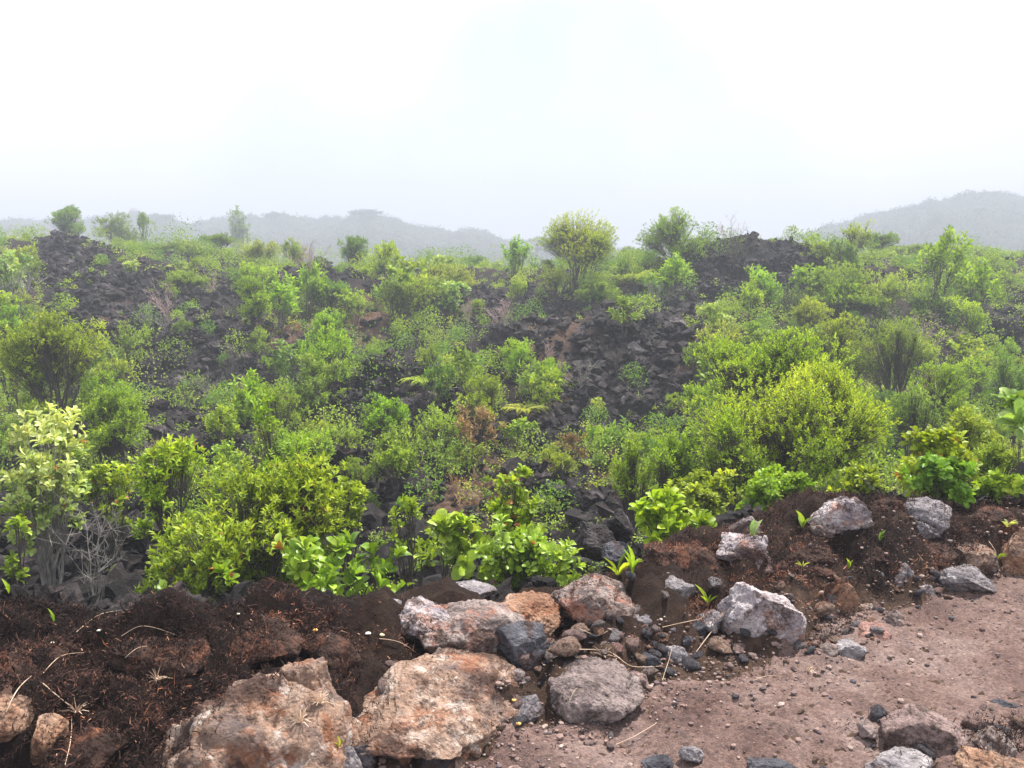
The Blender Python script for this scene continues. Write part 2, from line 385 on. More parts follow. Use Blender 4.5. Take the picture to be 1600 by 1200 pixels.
# ------------------------------------------------------------------ zones laid out from the photograph (pixel ellipses of ground)
def zones(px, py, Z):
    r = np.zeros_like(px)
    for cx, cy, rx, ry, w in Z: r = np.maximum(r, w * np.exp(-(((px - cx) / rx) ** 2 + ((py - cy) / ry) ** 2) ** 1.5))
    return r
BARE = [(110, 410, 60, 45, 1), (200, 470, 110, 45, 1), (330, 480, 90, 45, .9), (280, 560, 150, 70, .9), (420, 590, 80, 50, .7), (500, 425, 40, 25, .9),
        (620, 610, 90, 40, 1), (700, 690, 80, 40, .9), (560, 740, 70, 30, 1), (800, 500, 90, 35, .7), (960, 580, 110, 75, 1), (1040, 640, 80, 60, .8),
        (900, 640, 60, 50, .7), (1175, 430, 110, 50, 1), (1100, 480, 60, 40, .6), (1470, 430, 40, 20, .8), (1580, 530, 40, 50, .8), (1560, 640, 60, 30, .6),
        (100, 850, 130, 100, 1), (320, 700, 90, 50, .8), (230, 640, 70, 40, .7), (740, 480, 50, 25, .8), (850, 760, 60, 30, .5), (930, 820, 60, 50, .9), (380, 540, 60, 60, .8), (660, 640, 110, 40, .9), (560, 640, 60, 40, .8), (1000, 560, 120, 70, 1), (880, 690, 60, 30, .7), (620, 760, 60, 30, .7), (160, 540, 60, 60, .8), (470, 560, 50, 30, .7), (1580, 790, 60, 60, .6)]
BROWN = [(575, 492, 28, 30, 1), (1075, 580, 35, 60, 1), (560, 520, 30, 20, .6), (870, 600, 60, 60, .5), (700, 760, 110, 50, .8), (880, 740, 90, 50, .7), (160, 780, 60, 30, .7),
         (450, 640, 80, 40, .5), (180, 480, 60, 30, .5), (420, 520, 60, 30, .5), (30, 520, 50, 60, .5), (1180, 470, 50, 30, .6), (850, 520, 80, 30, .5), (1430, 620, 60, 40, .7)]
MOSSZ = [(130, 1010, 260, 70, 1), (330, 985, 230, 45, 1), (500, 990, 70, 50, 1), (120, 1100, 190, 75, 1), (30, 1190, 120, 60, 1), (540, 1080, 26, 80, 1), (440, 1160, 50, 50, .8), (300, 1040, 70, 30, 1),
         (1060, 865, 75, 40, 1), (1230, 880, 90, 26, 1), (1310, 855, 90, 50, 1), (1400, 850, 90, 55, 1), (1500, 830, 110, 30, 1), (1370, 900, 60, 40, .9), (1260, 900, 70, 26, .9),
         (910, 960, 60, 30, .8), (1100, 935, 40, 40, 1), (1010, 1010, 40, 20, .7), (960, 1055, 26, 18, .9), (1300, 980, 60, 50, .6), (1330, 785, 80, 18, 1), (720, 1060, 50, 50, .35), (700, 1010, 60, 12, .5),
         (1560, 1150, 60, 25, .9), (840, 1000, 40, 20, .6), (980, 900, 50, 20, .9)]
RUST = [(600, 1005, 50, 30, 1), (900, 955, 60, 20, .9), (1200, 905, 80, 18, 1), (1290, 930, 60, 40, .8), (1430, 880, 60, 30, .9), (960, 1040, 30, 20, .6), (1090, 940, 30, 25, .6), (470, 1140, 60, 50, .9),
        (400, 1000, 40, 20, .5), (100, 1130, 50, 30, .7), (740, 1050, 60, 30, .9), (1520, 1185, 60, 18, 1), (230, 1120, 50, 30, .6), (280, 1080, 60, 20, .5), (520, 960, 30, 15, .6), (1060, 860, 60, 14, .5)]

# ------------------------------------------------------------------ ground sheet (fan grid, fine near, coarse far) and trail
def fan_sheet():
    rows = [-1.6]
    while rows[-1] < 700: rows.append(rows[-1] + .0052 * (rows[-1] + 2.4))
    Y = np.array(rows); U = np.linspace(-1.5, 1.5, 560)
    yy, uu = np.meshgrid(Y, U, indexing='ij'); xx = uu * (yy + 2.4) * 1.0
    x = xx.ravel(); y = yy.ravel(); z = H(x, y)
    px, py = proj(x, np.maximum(y, .5), z)
    t = y - np.interp(x, CX, CY)
    yb = np.interp(x, BX, BY)
    moss = np.where((y < 8) & (y > .8), np.maximum(zones(px, py, MOSSZ), (.3 * sstep(y - yb, 0, .2) + .5 * sstep(y - yb, .15, .4) + .5 * sstep(-x, .5, .9) * sstep(y - yb, .1, .3)) * (1 - sstep(t, .1, .8))), .6 * (1 - sstep(t, .1, .8)))
    moss = np.clip(moss, 0, 1)
    brown = zones(px, py, BROWN) * (y > 6) * .8 + .25 * (1 - zones(px, py, BARE)) * (y > 5) + (y < 6) * (1 - sstep(t, .1, .8))
    forest = sstep(y, 62, 90)
    b = Buf(); nr, nc = len(Y), len(U)
    i = (np.arange(nr - 1)[:, None] * nc + np.arange(nc - 1)[None]).ravel()
    b.add(np.stack([x, y, z], 1), np.stack([i, i + 1, i + nc + 1, i + nc], 1), tone=np.stack([moss, brown, forest], 1))
    return tag(link('ground', b.mesh('ground', ground_mat(), True)), 'dark lava ground with humus and moss', kind='structure')
GROUND = fan_sheet()
def trail_sheet():
    xs = np.arange(-4.2, 5.2, .0125); ys = np.arange(-1.4, 5.6, .0125)
    X, Y = np.meshgrid(xs, ys, indexing='ij'); x = X.ravel(); y = Y.ravel()
    z = H(x, y); yb = np.interp(x, BX, BY) + .10 * noise2(x * 2.1, y * 2.1, 3) + .07 * fbm2(x, y, 5, 3, 90)
    e = y - yb
    z = z + .004 + .004 * fbm2(x, y, 55, 2, 77) - sstep(e, -.02, .10) * .05
    nr, nc = len(xs), len(ys)
    keep = (e < .12).reshape(nr, nc)
    k = keep[:-1, :-1] & keep[1:, :-1] & keep[:-1, 1:] & keep[1:, 1:]
    i = (np.arange(nr - 1)[:, None] * nc + np.arange(nc - 1)[None])[k]
    q = np.stack([i, i + nc, i + nc + 1, i + 1], 1)
    used = np.unique(q); mp = np.zeros(nr * nc, np.int32); mp[used] = np.arange(len(used))
    b = Buf(); b.add(np.stack([x, y, z], 1)[used], mp[q])
    return tag(link('trail', b.mesh('trail', trail_mat(), True)), 'reddish brown bare soil trail', kind='structure')
TRAIL = trail_sheet()

# ------------------------------------------------------------------ rocks
_ico = {}
def ico(n):
    if n not in _ico:
        bm = bmesh.new(); bmesh.ops.create_icosphere(bm, subdivisions=n, radius=1)
        v = np.array([w.co[:] for w in bm.verts]); f = np.array([[w.index for w in p.verts] for p in bm.faces]); bm.free()
        _ico[n] = (v, f)
    return _ico[n]
def rock_verts(seed, sub, size, cuts=12, rough=.06, big=.12, knob=0.0):
    r = np.random.default_rng(seed); v, f = ico(sub); p = v.copy()
    for _ in range(cuts):
        n = nrm(r.normal(size=3)); d = r.uniform(.5, .88)
        pr = p @ n; p = p - n[None] * (np.maximum(pr - d, 0) * .93)[:, None]
    p = p * (1 + big * fbm3(v, 1.6, 2, seed))[:, None]
    if knob: p = p * (1 + knob * np.abs(fbm3(v, 3.2, 2, seed + 5)) - knob * .4)[:, None]
    p = p * np.asarray(size)[None]
    m = float(np.mean(size))
    p = p + v * (m * rough * fbm3(p / m, 5.0, 3 if sub > 3 else 2, seed + 9, .6))[:, None]
    if sub >= 5: p = p + v * (m * rough * .40 * fbm3(p / m, 15, 3, seed + 19, .62))[:, None]
    return p, f
def rock_mesh(name, mat, *a, **k):
    p, f = rock_verts(*a, **k); b = Buf(); b.add(p, None, f); return b.mesh(name, mat, True)

LAND = []   # landmarks for labels: (px, py, phrase)
def boulder(name, box, mat, label, depth=1.0, group=None, cuts=20, sub=5, seed=None, fill=1.27, rz=0, tilt=0, d=None, rough=.042, big=.12, knob=0, cat='rock', land=None):
    x0, y0, x1, y1 = box; cx, cy = (x0 + x1) / 2, (y0 + y1) / 2
    if d is None: d = hit(cx, min(y1, 1320))[1]
    w = (x1 - x0) / F * d * 1.03
    dep = w * depth; slope = math.atan2(-float(ray(cx, cy)[2]), float(ray(cx, cy)[1]))
    app = (y1 - y0) / F * d * 1.03
    if dep * math.sin(slope) > .75 * app: dep = .75 * app / math.sin(slope)
    h = math.sqrt(max((app ** 2 - (dep * math.sin(slope)) ** 2), (.35 * app) ** 2)) / math.cos(slope)
    c = at(cx, cy, d + dep * .42); c[2] -= h * .06
    if w > .22 and mat != 'lava': sub = 6
    if seed is None: seed = int(abs(x0 * 13 + y0 * 7)) % 9973
    me = rock_mesh(name, RM[mat], seed, sub, (w / 2 * fill, dep / 2 * fill, h / 2 * fill), cuts=cuts, rough=rough, big=big, knob=knob)
    o = link(name, me, None, c); o.rotation_euler = (0, tilt, rz)
    tag(o, label, cat, group)
    if land: LAND.append((cx, cy, land))
    return o
BG = 'boulders along the trail edge'
B = [
 ((185, 1055, 560, 1400), 'tan', 'large tan and rust boulder at the bottom left, moss over its top', dict(depth=1.0, big=.2, rough=.06, cuts=9, tilt=.25, land='the big tan boulder at bottom left')),
 ((410, 1012, 545, 1200), 'tan', 'narrow tan rock between dark moss and the crevice beside the pale block', dict(depth=.6)),
 ((-60, 1075, 45, 1180), 'orange', 'tan rock cut by the left edge of the photo', {}),
 ((45, 1105, 105, 1190), 'orange', 'small orange rock showing through the moss at far left', {}),
 ((535, 1005, 800, 1185), 'tan', 'big flat pale block with rust patches beside the dark crevice', dict(depth=1.1, cuts=16, fill=1.3, land='the big pale block')),
 ((650, 930, 822, 1035), 'pink', 'smooth greyish pink slab lying in front of the tan rocks', dict(depth=1.0, land='the smooth pinkish slab')),
 ((600, 935, 740, 1005), 'white', 'pale tan and white rock partly under the pinkish slab', {}),
 ((675, 905, 765, 955), 'grey', 'brownish grey rough rock behind the pinkish slab', {}),
 ((760, 918, 876, 990), 'orange', 'orange tan rock with a flat face in the middle of the row', dict(land='the orange tan rock')),
 ((865, 902, 980, 985), 'pink', 'rounded pinkish boulder right of the orange tan rock', dict(cuts=8, land='the rounded pinkish boulder')),
 ((775, 970, 860, 1055), 'dark', 'smooth dark grey rock wedged below the orange tan rock', {}),
 ((985, 892, 1085, 955), 'grey', 'round grey boulder set in dark moss', dict(land='the round grey boulder')),
 ((958, 940, 1035, 992), 'grey', 'rough grey rock just in front of the round grey boulder', {}),
 ((1125, 900, 1255, 1018), 'white', 'large whitish grey boulder with rusty patches', dict(depth=.9, cuts=14, land='the large whitish boulder')),
 ((1110, 832, 1215, 888), 'white', 'flat pale boulder resting on the moss ledge', dict(land='the flat pale boulder on the moss')),
 ((1145, 802, 1192, 850), 'grey', 'upright pointed grey stone behind the flat pale boulder', dict(depth=.6)),
 ((1265, 768, 1365, 845), 'white', 'lichen spotted boulder capped with dark moss', dict(depth=.7, land='the lichen spotted boulder')),
 ((1415, 780, 1482, 828), 'grey', 'smooth grey dome of rock below the leafy shrub', dict(cuts=6, land='the smooth grey dome')),
 ((1425, 812, 1465, 846), 'grey', 'small grey rock under the smooth grey dome', {}),
 ((1262, 812, 1305, 842), 'pink', 'small rounded grey brown rock left under the lichen spotted boulder', {}),
 ((1486, 844, 1565, 900), 'tan', 'tan rock at the upper end of the trail', dict(land='the tan rock at the trail end')),
 ((1562, 822, 1640, 905), 'orange', 'orange tan rock cut by the right edge', {}),
 ((1466, 878, 1550, 932), 'grey', 'grey rock with a rusty top beside the trail end', {}),
 ((1378, 880, 1424, 932), 'grey', 'rounded rusty grey rock standing in reddish moss', {}),
 ((1422, 906, 1460, 940), 'grey', 'small bluish grey stone at the foot of the bank', {}),
 ((1280, 890, 1340, 970), 'orange', 'orange slab leaning under the mossy overhang', dict(depth=.5, land='the leaning orange slab')),
 ((1322, 936, 1366, 966), 'tan', 'small tan stone at the foot of the leaning orange slab', {}),
 ((1376, 952, 1414, 990), 'pink', 'rounded pink stone lying on the trail edge', {}),
 ((1332, 972, 1392, 1006), 'red', 'reddish flat stone half buried at the trail edge', {}),
 ((1300, 1000, 1352, 1040), 'grey', 'whitish grey cobble by the trail edge', {}),
 ((1276, 1002, 1312, 1034), 'pink', 'pinkish cobble beside the whitish grey cobble', {}),
 ((868, 1030, 1000, 1125), 'red', 'wide reddish boulder half buried in the trail', dict(depth=1.2, cuts=6, land='the half buried reddish boulder')),
 ((972, 1042, 1016, 1090), 'red', 'upright reddish stone right of the half buried boulder', {}),
 ((642, 1040, 682, 1076), 'dark', 'dark angular stone lying on top of the pale block', dict(d=2.98, sub=4)),
 ((380, 955, 432, 990), 'dark', 'bluish grey stone embedded in dark moss', {}),
 ((465, 963, 495, 982), 'dark', 'thin dark stone embedded in moss near the glossy leaves', {}),
 ((890, 808, 962, 868), 'lava', 'dark lava boulder in the hollow behind the rock row', dict(d=5.2, land='the dark lava boulder in the hollow')),
 ((945, 800, 992, 846), 'lava', 'black cleft rock beside the dark lava boulder', dict(d=5.3)),
 ((940, 846, 996, 888), 'dark', 'flat dark slab below the black cleft rock', dict(d=4.7)),
 ((580, 925, 632, 975), 'grey', 'speckled dark rock at the left end of the rock row', {}),
 ((480, 1148, 566, 1225), 'grey', 'grey and white rough rock at the bottom under the crevice', {}),
 ((545, 1160, 590, 1205), 'dark', 'dark stone at the bottom next to the grey and white rock', {}),
 ((596, 1166, 646, 1204), 'white', 'whitish stone at the bottom edge below the pale block', {}),
 ((645, 1155, 706, 1215), 'dark', 'bluish dark stone at the bottom edge below the pale block', {}),
 ((700, 1172, 732, 1205), 'tan', 'tan angular stone at the bottom right of the bluish dark stone', {}),
 ((1540, 1094, 1606, 1118), 'dark', 'flat dark slab tilted on the trail at the right edge', dict(land='the flat dark slab at right')),
 ((1395, 1108, 1500, 1180), 'red', 'grey and rust rock surfacing through the trail at lower right', dict(cuts=7)),
 ((1360, 1170, 1460, 1230), 'grey', 'long grey rock surfacing at the bottom right', {}),
 ((1338, 1126, 1372, 1156), 'red', 'reddish pebble with a dark shadow near the bottom right', {}),
 ((1515, 1130, 1585, 1190), 'pink', 'pinkish rock among moss at the lower right corner', {}),
 ((1470, 1175, 1620, 1230), 'orange', 'orange rock at the very bottom right corner', {}),
 ((1066, 1162, 1104, 1190), 'grey', 'grey stone alone on the trail near the bottom', {}),
 ((1000, 1180, 1050, 1206), 'dark', 'dark crumbly stone near the bottom of the trail', {}),
 ((1150, 1180, 1240, 1215), 'dark', 'flat dark rock at the bottom edge of the trail', {}),
 ((1056, 985, 1090, 1012), 'dark', 'dark oval stone near the bent straw', {}),
 ((1068, 968, 1104, 994), 'dark', 'dark stone on top of the dark oval stone', {}),
 ((1090, 955, 1130, 990), 'grey', 'grey stone left of the large whitish boulder', {}),
 ((1030, 1005, 1075, 1040), 'grey', 'greenish grey slab below the dark oval stone', {}),
 ((985, 1010, 1035, 1042), 'dark', 'blackish stone between the straw and the reddish stone', {}),
 ((900, 1000, 955, 1032), 'white', 'pale grey stone behind the half buried boulder', {}),
 ((880, 1022, 935, 1048), 'grey', 'flat grey stone on top edge of the half buried boulder', {}),
 ((780, 1040, 830, 1080), 'grey', 'grey stone at the right edge of the pale block', {}),
 ((800, 1085, 850, 1125), 'grey', 'grey pitted stone right of the pale block', {}),
 ((1000, 955, 1030, 985), 'pink', 'brown stone tucked behind the straw', {}),
 ((1165, 990, 1200, 1015), 'pink', 'small pink stone in front of the large whitish boulder', {}),
]
B += [((1000, 838, 1120, 900), 'mossy', 'dark moss covered hump left of the flat pale boulder', {}),
 ((1215, 842, 1305, 895), 'mossy', 'dark moss covered hump right of the flat pale boulder', {}),
 ((1300, 838, 1410, 892), 'mossy', 'low moss covered hump under the lichen spotted boulder', {}),
 ((1400, 838, 1490, 880), 'mossy', 'reddish moss covered hump below the smooth grey dome', {}),
 ((1345, 772, 1420, 816), 'mossy', 'moss capped hump joining the lichen spotted boulder on its right', {}),
 ((1500, 790, 1590, 838), 'mossy', 'moss covered hump at the right end of the bank', {}),
 ((1190, 868, 1300, 915), 'mossy', 'rusty moss hump above the large whitish boulder', {}),
 ((190, 985, 330, 1060), 'mossy', 'moss covered hump in the middle of the left bank', {}),
 ((-20, 1000, 110, 1080), 'mossy', 'moss covered hump at the left edge of the bank', {}),
 ((330, 965, 470, 1040), 'mossy', 'moss covered hump above the big tan boulder', {}),
 ((60, 1130, 190, 1240), 'mossy', 'moss covered hump at bottom left below the fibre tuft', {}),
 ((470, 985, 560, 1050), 'mossy', 'rusty moss hump at the top of the crevice', {})]
for box, mat, lab, kw in B:
    boulder('boulder' if box[2] - box[0] > 60 else 'stone', box, mat, lab, group=BG if box[2] - box[0] > 60 else 'stones along the trail edge', **kw)
# crevice between the mossy boulder and the pale block is open ground

# ---- loose stones along the trail edge (countable, individuals)
def used_label(kind, px, py, adj):
    best = min(LAND, key=lambda L: ((L[0] - px) ** 2 + ((L[1] - py) * 1.3) ** 2))
    dx, dy = px - best[0], (py - best[1]) * 1.3
    rel = ('right of' if dx > 0 else 'left of') if abs(dx) > abs(dy) else ('below' if dy > 0 else 'above')
    return f'{adj} {kind} {rel} {best[2]}', f'{kind}s {rel} {best[2]}'
EDGE = [(560, 1190), (700, 1170), (790, 1110), (840, 1060), (930, 1020), (1010, 1040), (1080, 1030), (1180, 1030), (1280, 1020), (1350, 990), (1400, 950), (1470, 935), (1560, 900)]
protos = {}
def stone_proto(mat, k):
    if (mat, k) not in protos: protos[(mat, k)] = rock_mesh('stone', RM[mat], 300 + k, 3, (1, .85, .62), cuts=14, rough=.07)
    return protos[(mat, k)]
r = np.random.default_rng(11)
mats = ['red', 'red', 'pink', 'grey', 'dark', 'dark', 'tan', 'orange']; cn = {'red': 'reddish', 'pink': 'pinkish', 'grey': 'grey', 'dark': 'dark', 'tan': 'tan', 'orange': 'orange'}
for i in range(299):
    if i >= 215:
        px = r.uniform(600, 1330); py = 1075 - (px - 600) * .13 + r.uniform(-75, 30); s = float(np.clip(r.lognormal(math.log(.03), .45), .014, .07))
    elif i < 150:
        k = r.integers(0, len(EDGE) - 1); a, b_ = EDGE[k], EDGE[k + 1]; t = r.random()
        px = a[0] + (b_[0] - a[0]) * t + r.normal() * 18; py = a[1] + (b_[1] - a[1]) * t + r.normal() * 20
        s = float(np.clip(r.lognormal(math.log(.017), .5), .009, .045))
    elif i < 185:
        px = r.uniform(780, 1600); py = r.uniform(960, 1200); s = float(np.clip(r.lognormal(math.log(.011), .4), .007, .03))
    else:
        px = r.uniform(1330, 1600); py = r.uniform(1120, 1200); s = float(np.clip(r.lognormal(math.log(.018), .5), .009, .04))
    g = hit(px, py); z = float(H(g[0], g[1]))
    m = mats[r.integers(0, len(mats))]
    o = link('stone', stone_proto(m, int(r.integers(0, 4)))); o.location = (g[0], g[1], z + s * .2 + .004)
    o.scale = (s * r.uniform(.8, 1.3), s * r.uniform(.8, 1.2), s * r.uniform(.7, 1.1)); o.rotation_euler = (r.normal() * .3, r.normal() * .3, r.uniform(0, 6.28))
    adj = ('tiny' if s < .012 else 'small' if s < .02 else 'fist-sized') + ' ' + cn[m]
    l, gname = used_label('stone', px, py, adj); tag(o, l, 'stone', gname)

# ---- lava rocks in the hollow and on the slopes
lava_protos = [rock_mesh('lava_rock', RM['lava'], 500 + k, 5, (1, .9, .75), cuts=4, rough=.19, big=.25, knob=.75) for k in range(7)]
LAVA_XY = []
def lava_rock(px, py, wpx, label=None, group=None, land=None):
    g = hit(px, py); s = wpx / F * g[1] / 2
    o = link('lava_rock', lava_protos[int(r.integers(0, 7))]); o.location = (g[0], g[1] + s * .3, float(H(g[0], g[1])) + s * .35)
    o.scale = (s, s * r.uniform(.8, 1.1), s * r.uniform(.75, 1.1)); o.rotation_euler = (r.normal() * .4, r.normal() * .4, r.uniform(0, 6.28))
    tag(o, label, 'lava rock', group)
    if land: LAND.append((px, py, land))
    return o
# landmark plants are registered before the scattered rocks take their labels
PLANT_LAND = [(75, 560, 'the big round shrub at left'), (170, 665, 'the round shrub at lower left'), (400, 490, 'the dense upright shrub at left centre'), (290, 465, 'the loose green shrub on the left slope'),
 (515, 520, 'the yellowish shrub near the brown patch'), (900, 410, 'the tall pale tree'), (1060, 385, 'the second tall tree'), (1362, 395, 'the round dark tree on the right skyline'),
 (1330, 480, 'the broad domed shrub at right'), (1400, 570, 'the dusty green shrub at right'), (1240, 690, 'the huge bright bush'), (1480, 620, 'the bright shrub near the right edge'),
 (605, 655, 'the small rounded central shrub'), (755, 625, 'the rounded light green central bush'), (490, 600, 'the bluish green bush'), (60, 730, 'the cream tipped shrub at left'),
 (370, 810, 'the large yellow green bush'), (530, 900, 'the big glossy leaved plant'), (820, 870, 'the leafy plant behind the rocks'), (1450, 730, 'the red flecked shrub'),
 (820, 655, 'the yellowish fern'), (930, 470, 'the dark green shrub under the pale tree'), (555, 400, 'the pointed skyline tree'), (108, 345, 'the foggy round tree at far left'), (680, 460, 'the twiggy grey green thicket'),
 (960, 580, 'the bare lava slope at centre'), (1170, 430, 'the lava outcrop on the skyline'), (640, 600, 'the lava mound at centre')]
LAND += PLANT_LAND
big_lava = [(480, 712, 62, 'low dark lava ledge above the large yellow green bush'), (360, 700, 60, 'dark lava lump left of the low ledge'), (580, 770, 48, 'brown faced lava block in the open gap'),
 (610, 750, 50, 'blackish lava block behind the brown faced one'), (60, 830, 60, 'grey crusted lava mound at the left edge'), (85, 880, 48, 'knobbly pale lava lump at lower left'),
 (110, 930, 50, 'knobbly lava lump just behind the moss bank'), (25, 940, 44, 'pale crusted lava rock at the left edge behind the moss bank'), (170, 880, 50, 'knobbly lava lump near the grey twigs'),
 (740, 690, 60, 'smooth grey lava block right of the central mound'), (845, 728, 55, 'round cracked lava boulder in brown litter'), (370, 560, 46, 'black lava block on the left slope'),
 (1000, 590, 40, 'grey lava block on the bare central slope'), (200, 470, 46, 'pale flecked lava block high on the left slope'), (540, 600, 46, 'light grey lava slab on the central mound'),
 (700, 720, 50, 'dark lava block below the central mound'), (160, 690, 50, 'dark lava block beneath the round shrub at lower left'), (500, 432, 34, 'hazy lava crag near the pointed skyline tree'),
 (1150, 432, 40, 'black lava block on top of the right skyline outcrop'), (1215, 425, 30, 'hazy black lava block right of the outcrop top'), (1470, 432, 26, 'small black crag near the round dark tree'), (95, 400, 36, 'pointed lava crag on the upper left slope')]
for a in big_lava: lava_rock(a[0], a[1], a[2], a[3], 'lava blocks on the slopes')
n = 0
r = np.random.default_rng(23)
while n < 250:
    if n < 90: px = r.uniform(-20, 330); py = r.uniform(770, 955)
    elif n < 150: px = r.uniform(300, 1100); py = r.uniform(640, 860)
    else: px = r.uniform(0, 1600); py = r.uniform(430, 680)
    if r.random() > float(zones(np.array([px]), np.array([py]), BARE)[0]) * .95 + .05: continue
    wp = r.uniform(16, 40) * (1.15 if n < 150 else .8)
    l, g_ = used_label('lava rock', px, py, 'large dark' if wp > 34 else 'medium dark' if wp > 24 else 'small dark')
    lava_rock(px, py, wp, l, g_); n += 1

def rubble():
    rr = np.random.default_rng(5); b = Buf()
    mid = [rock_verts(700 + k, 2, (1, .9, .7), cuts=5, rough=.22, big=.25, knob=.8) for k in range(12)]
    low = [rock_verts(730 + k, 1, (1, .9, .7), cuts=4, rough=.26, big=.3, knob=.8) for k in range(12)]
    M = 230000
    y = 3.2 * (58 / 3.2) ** rr.random(M) ** .85; u = rr.uniform(-.85, .85, M); x = u * (y + 1)
    z = H(x, y); px, py = proj(x, y, z)
    bare = zones(px, py, BARE); t = y - np.interp(x, CX, CY)
    keep = (rr.random(M) < .07 + .93 * bare) & (t > .35)
    x, y, z = x[keep], y[keep], z[keep]; n = len(x)
    s = np.minimum(rr.lognormal(math.log(.044), .72, n) * (.8 + y / 45), np.minimum(.25, .012 + .024 * y)); a = rr.uniform(0, 6.28, n); tl = rr.normal(size=n) * .4
    k = rr.integers(0, 12, n); near = np.where((y < 6.5) & (s > .07), 2, ((y < 12) | (s > .22)).astype(int))
    hi = [rock_verts(760 + k, 3, (1, .9, .7), cuts=4, rough=.22, big=.25, knob=.8) for k in range(12)]
    for kk in range(12):
        for isn, pr in ((2, hi), (1, mid), (0, low)):
            ix = np.nonzero((k == kk) & (near == isn))[0]
            if not len(ix): continue
            pv, pf = pr[kk]; m = len(ix); ca, sa = np.cos(a[ix])[:, None], np.sin(a[ix])[:, None]; ct, st = np.cos(tl[ix])[:, None], np.sin(tl[ix])[:, None]
            X, Y, Z = pv[None, :, 0], pv[None, :, 1], pv[None, :, 2]
            Y, Z = Y * ct - Z * st, Y * st + Z * ct; X, Y = X * ca - Y * sa, X * sa + Y * ca
            S = s[ix][:, None]; V = np.stack([X * S + x[ix][:, None], Y * S + y[ix][:, None], Z * S + z[ix][:, None] + S * .3], -1)
            f = pf[None] + (np.arange(m) * len(pv))[:, None, None]
            tn = np.repeat(np.stack([rr.random(m), np.full(m, .5), np.full(m, .5)], 1), len(pv), 0)
            b.add(V.reshape(-1, 3), None, f.reshape(-1, 3), tone=tn)
    tag(link('lava_rubble', b.mesh('lava_rubble', LAVA_FAR, False)), 'rough black lava rubble covering the slopes', 'lava rubble', kind='stuff')
rubble()

# ------------------------------------------------------------------ surfaces dropped onto what is built so far
bpy.context.view_layer.update()
DG = bpy.context.evaluated_depsgraph_get()
def drop(x, y, top=1.5):
    ok, loc, nor, idx, ob, _ = SC.ray_cast(DG, Vector((x, y, top)), Vector((0, 0, -1)))
    return (np.array(loc), np.array(nor)) if ok else (None, None)
def see(px, py):
    d = Vector([float(v) for v in ray(px, py)]).normalized()
    ok, loc, nor, idx, ob, _ = SC.ray_cast(DG, Vector((0, 0, CZ)), d)
    return (np.array(loc), np.array(nor)) if ok else (None, None)

def moss():
    rr = np.random.default_rng(31); P = []; Nn = []
    for _ in range(135000):
        y = 1.9 + 3.6 * rr.random(); x = rr.uniform(-.68, .68) * (y + .3)
        t = y - np.interp(x, CX, CY); 
        if t > .35 or y < np.interp(x, BX, BY) - .15: 
            if not (x > 1.1 and y < 2.9): continue
        z = float(H(x, y, False)); px, py = proj(x, y, z + .03)
        m = max(float(zones(np.array([px]), np.array([py]), MOSSZ)[0]), .8 * (x < -.8), .7 * (t > -.55 and x > 1.0))
        base = .30 if t > -.35 else .05
        if rr.random() > max(m * 1.3 - .15, base): continue
        l, n = drop(x, y)
        if l is None: continue
        if l[2] - z > .07 and rr.random() > m - .45: continue
        P.append(l); Nn.append(n)
    P = np.array(P); Nn = np.array(Nn); K = 4
    P = np.repeat(P, K, 0) + rr.normal(size=(len(P) * K, 3)) * .008; Nn = np.repeat(Nn, K, 0)
    px, py = proj(P[:, 0], P[:, 1], P[:, 2])
    rust = zones(px, py, RUST)
    nn = fbm2(P[:, 0], P[:, 1], 6, 3, 12)
    D = nrm(rr.normal(size=P.shape) * 1.0 + Nn * .55)
    L = rr.uniform(.008, .026, len(P)) * (1 + (rr.random(len(P)) > .93) * 1.2); w = rr.uniform(.0009, .0021, len(P))
    S = nrm(np.cross(D, rr.normal(size=P.shape)))
    A = P - Nn * .003; M = A + D * (L * .5)[:, None] + Nn * (L * .22)[:, None]; T = A + nrm(D + rr.normal(size=P.shape) * .5) * L[:, None]
    v = np.stack([A - S * w[:, None], A + S * w[:, None], M - S * (w * .8)[:, None], M + S * (w * .8)[:, None], T], 1).reshape(-1, 3)
    o = (np.arange(len(P)) * 5)[:, None]
    tone = np.clip(.17 + .20 * nn + .22 * np.clip(fbm2(P[:, 0], P[:, 1], 2.2, 3, 88), 0, 1) + .6 * rust * rr.random(len(P)) ** .6 + .28 * rr.random(len(P)) ** 2 + (rr.random(len(P)) > .965) * .5, 0, 1)
    b = Buf(); b.add(v, np.concatenate([o, o + 1, o + 3, o + 2], 1), np.concatenate([o + 2, o + 3, o + 4], 1),
                     tone=np.repeat(np.stack([tone, rr.random(len(P)), tone], 1), 5, 0))
    tag(link('moss', b.mesh('moss', MOSS)), 'dark brown and rusty matted moss on the bank', 'moss', kind='stuff')
moss()

def gravel():
    rr = np.random.default_rng(41); b = Buf(); pr = [rock_verts(800 + k, 1, (1, .85, .6), cuts=5, rough=.1) for k in range(8)]
    n = 0
    while n < 7000:
        y = 1.9 + 3.2 * rr.random() ** 1.2; x = rr.uniform(-.66, .66) * (y + .2)
        e = y - np.interp(x, BX, BY)
        if e > .35 or rr.random() > math.exp(-abs(e - .04) / .20) + .06: continue
        n += 1
        z = float(H(x, y)); s = float(np.clip(rr.lognormal(math.log(.0040), .6), 0.002, .018)); a = rr.uniform(0, 6.28)
        pv, pf = pr[rr.integers(0, 8)]; ca, sa = math.cos(a), math.sin(a)
        v = (pv * s) @ np.array([[ca, -sa, 0], [sa, ca, 0], [0, 0, 1]])
        b.add(v + np.array([x, y, z + .004 + s * .3]), None, pf, tone=(rr.random(), rr.random(), 0))
    tag(link('gravel', b.mesh('gravel', GRAVEL)), 'fine reddish gravel strewn over the trail', 'gravel', kind='stuff')
gravel()

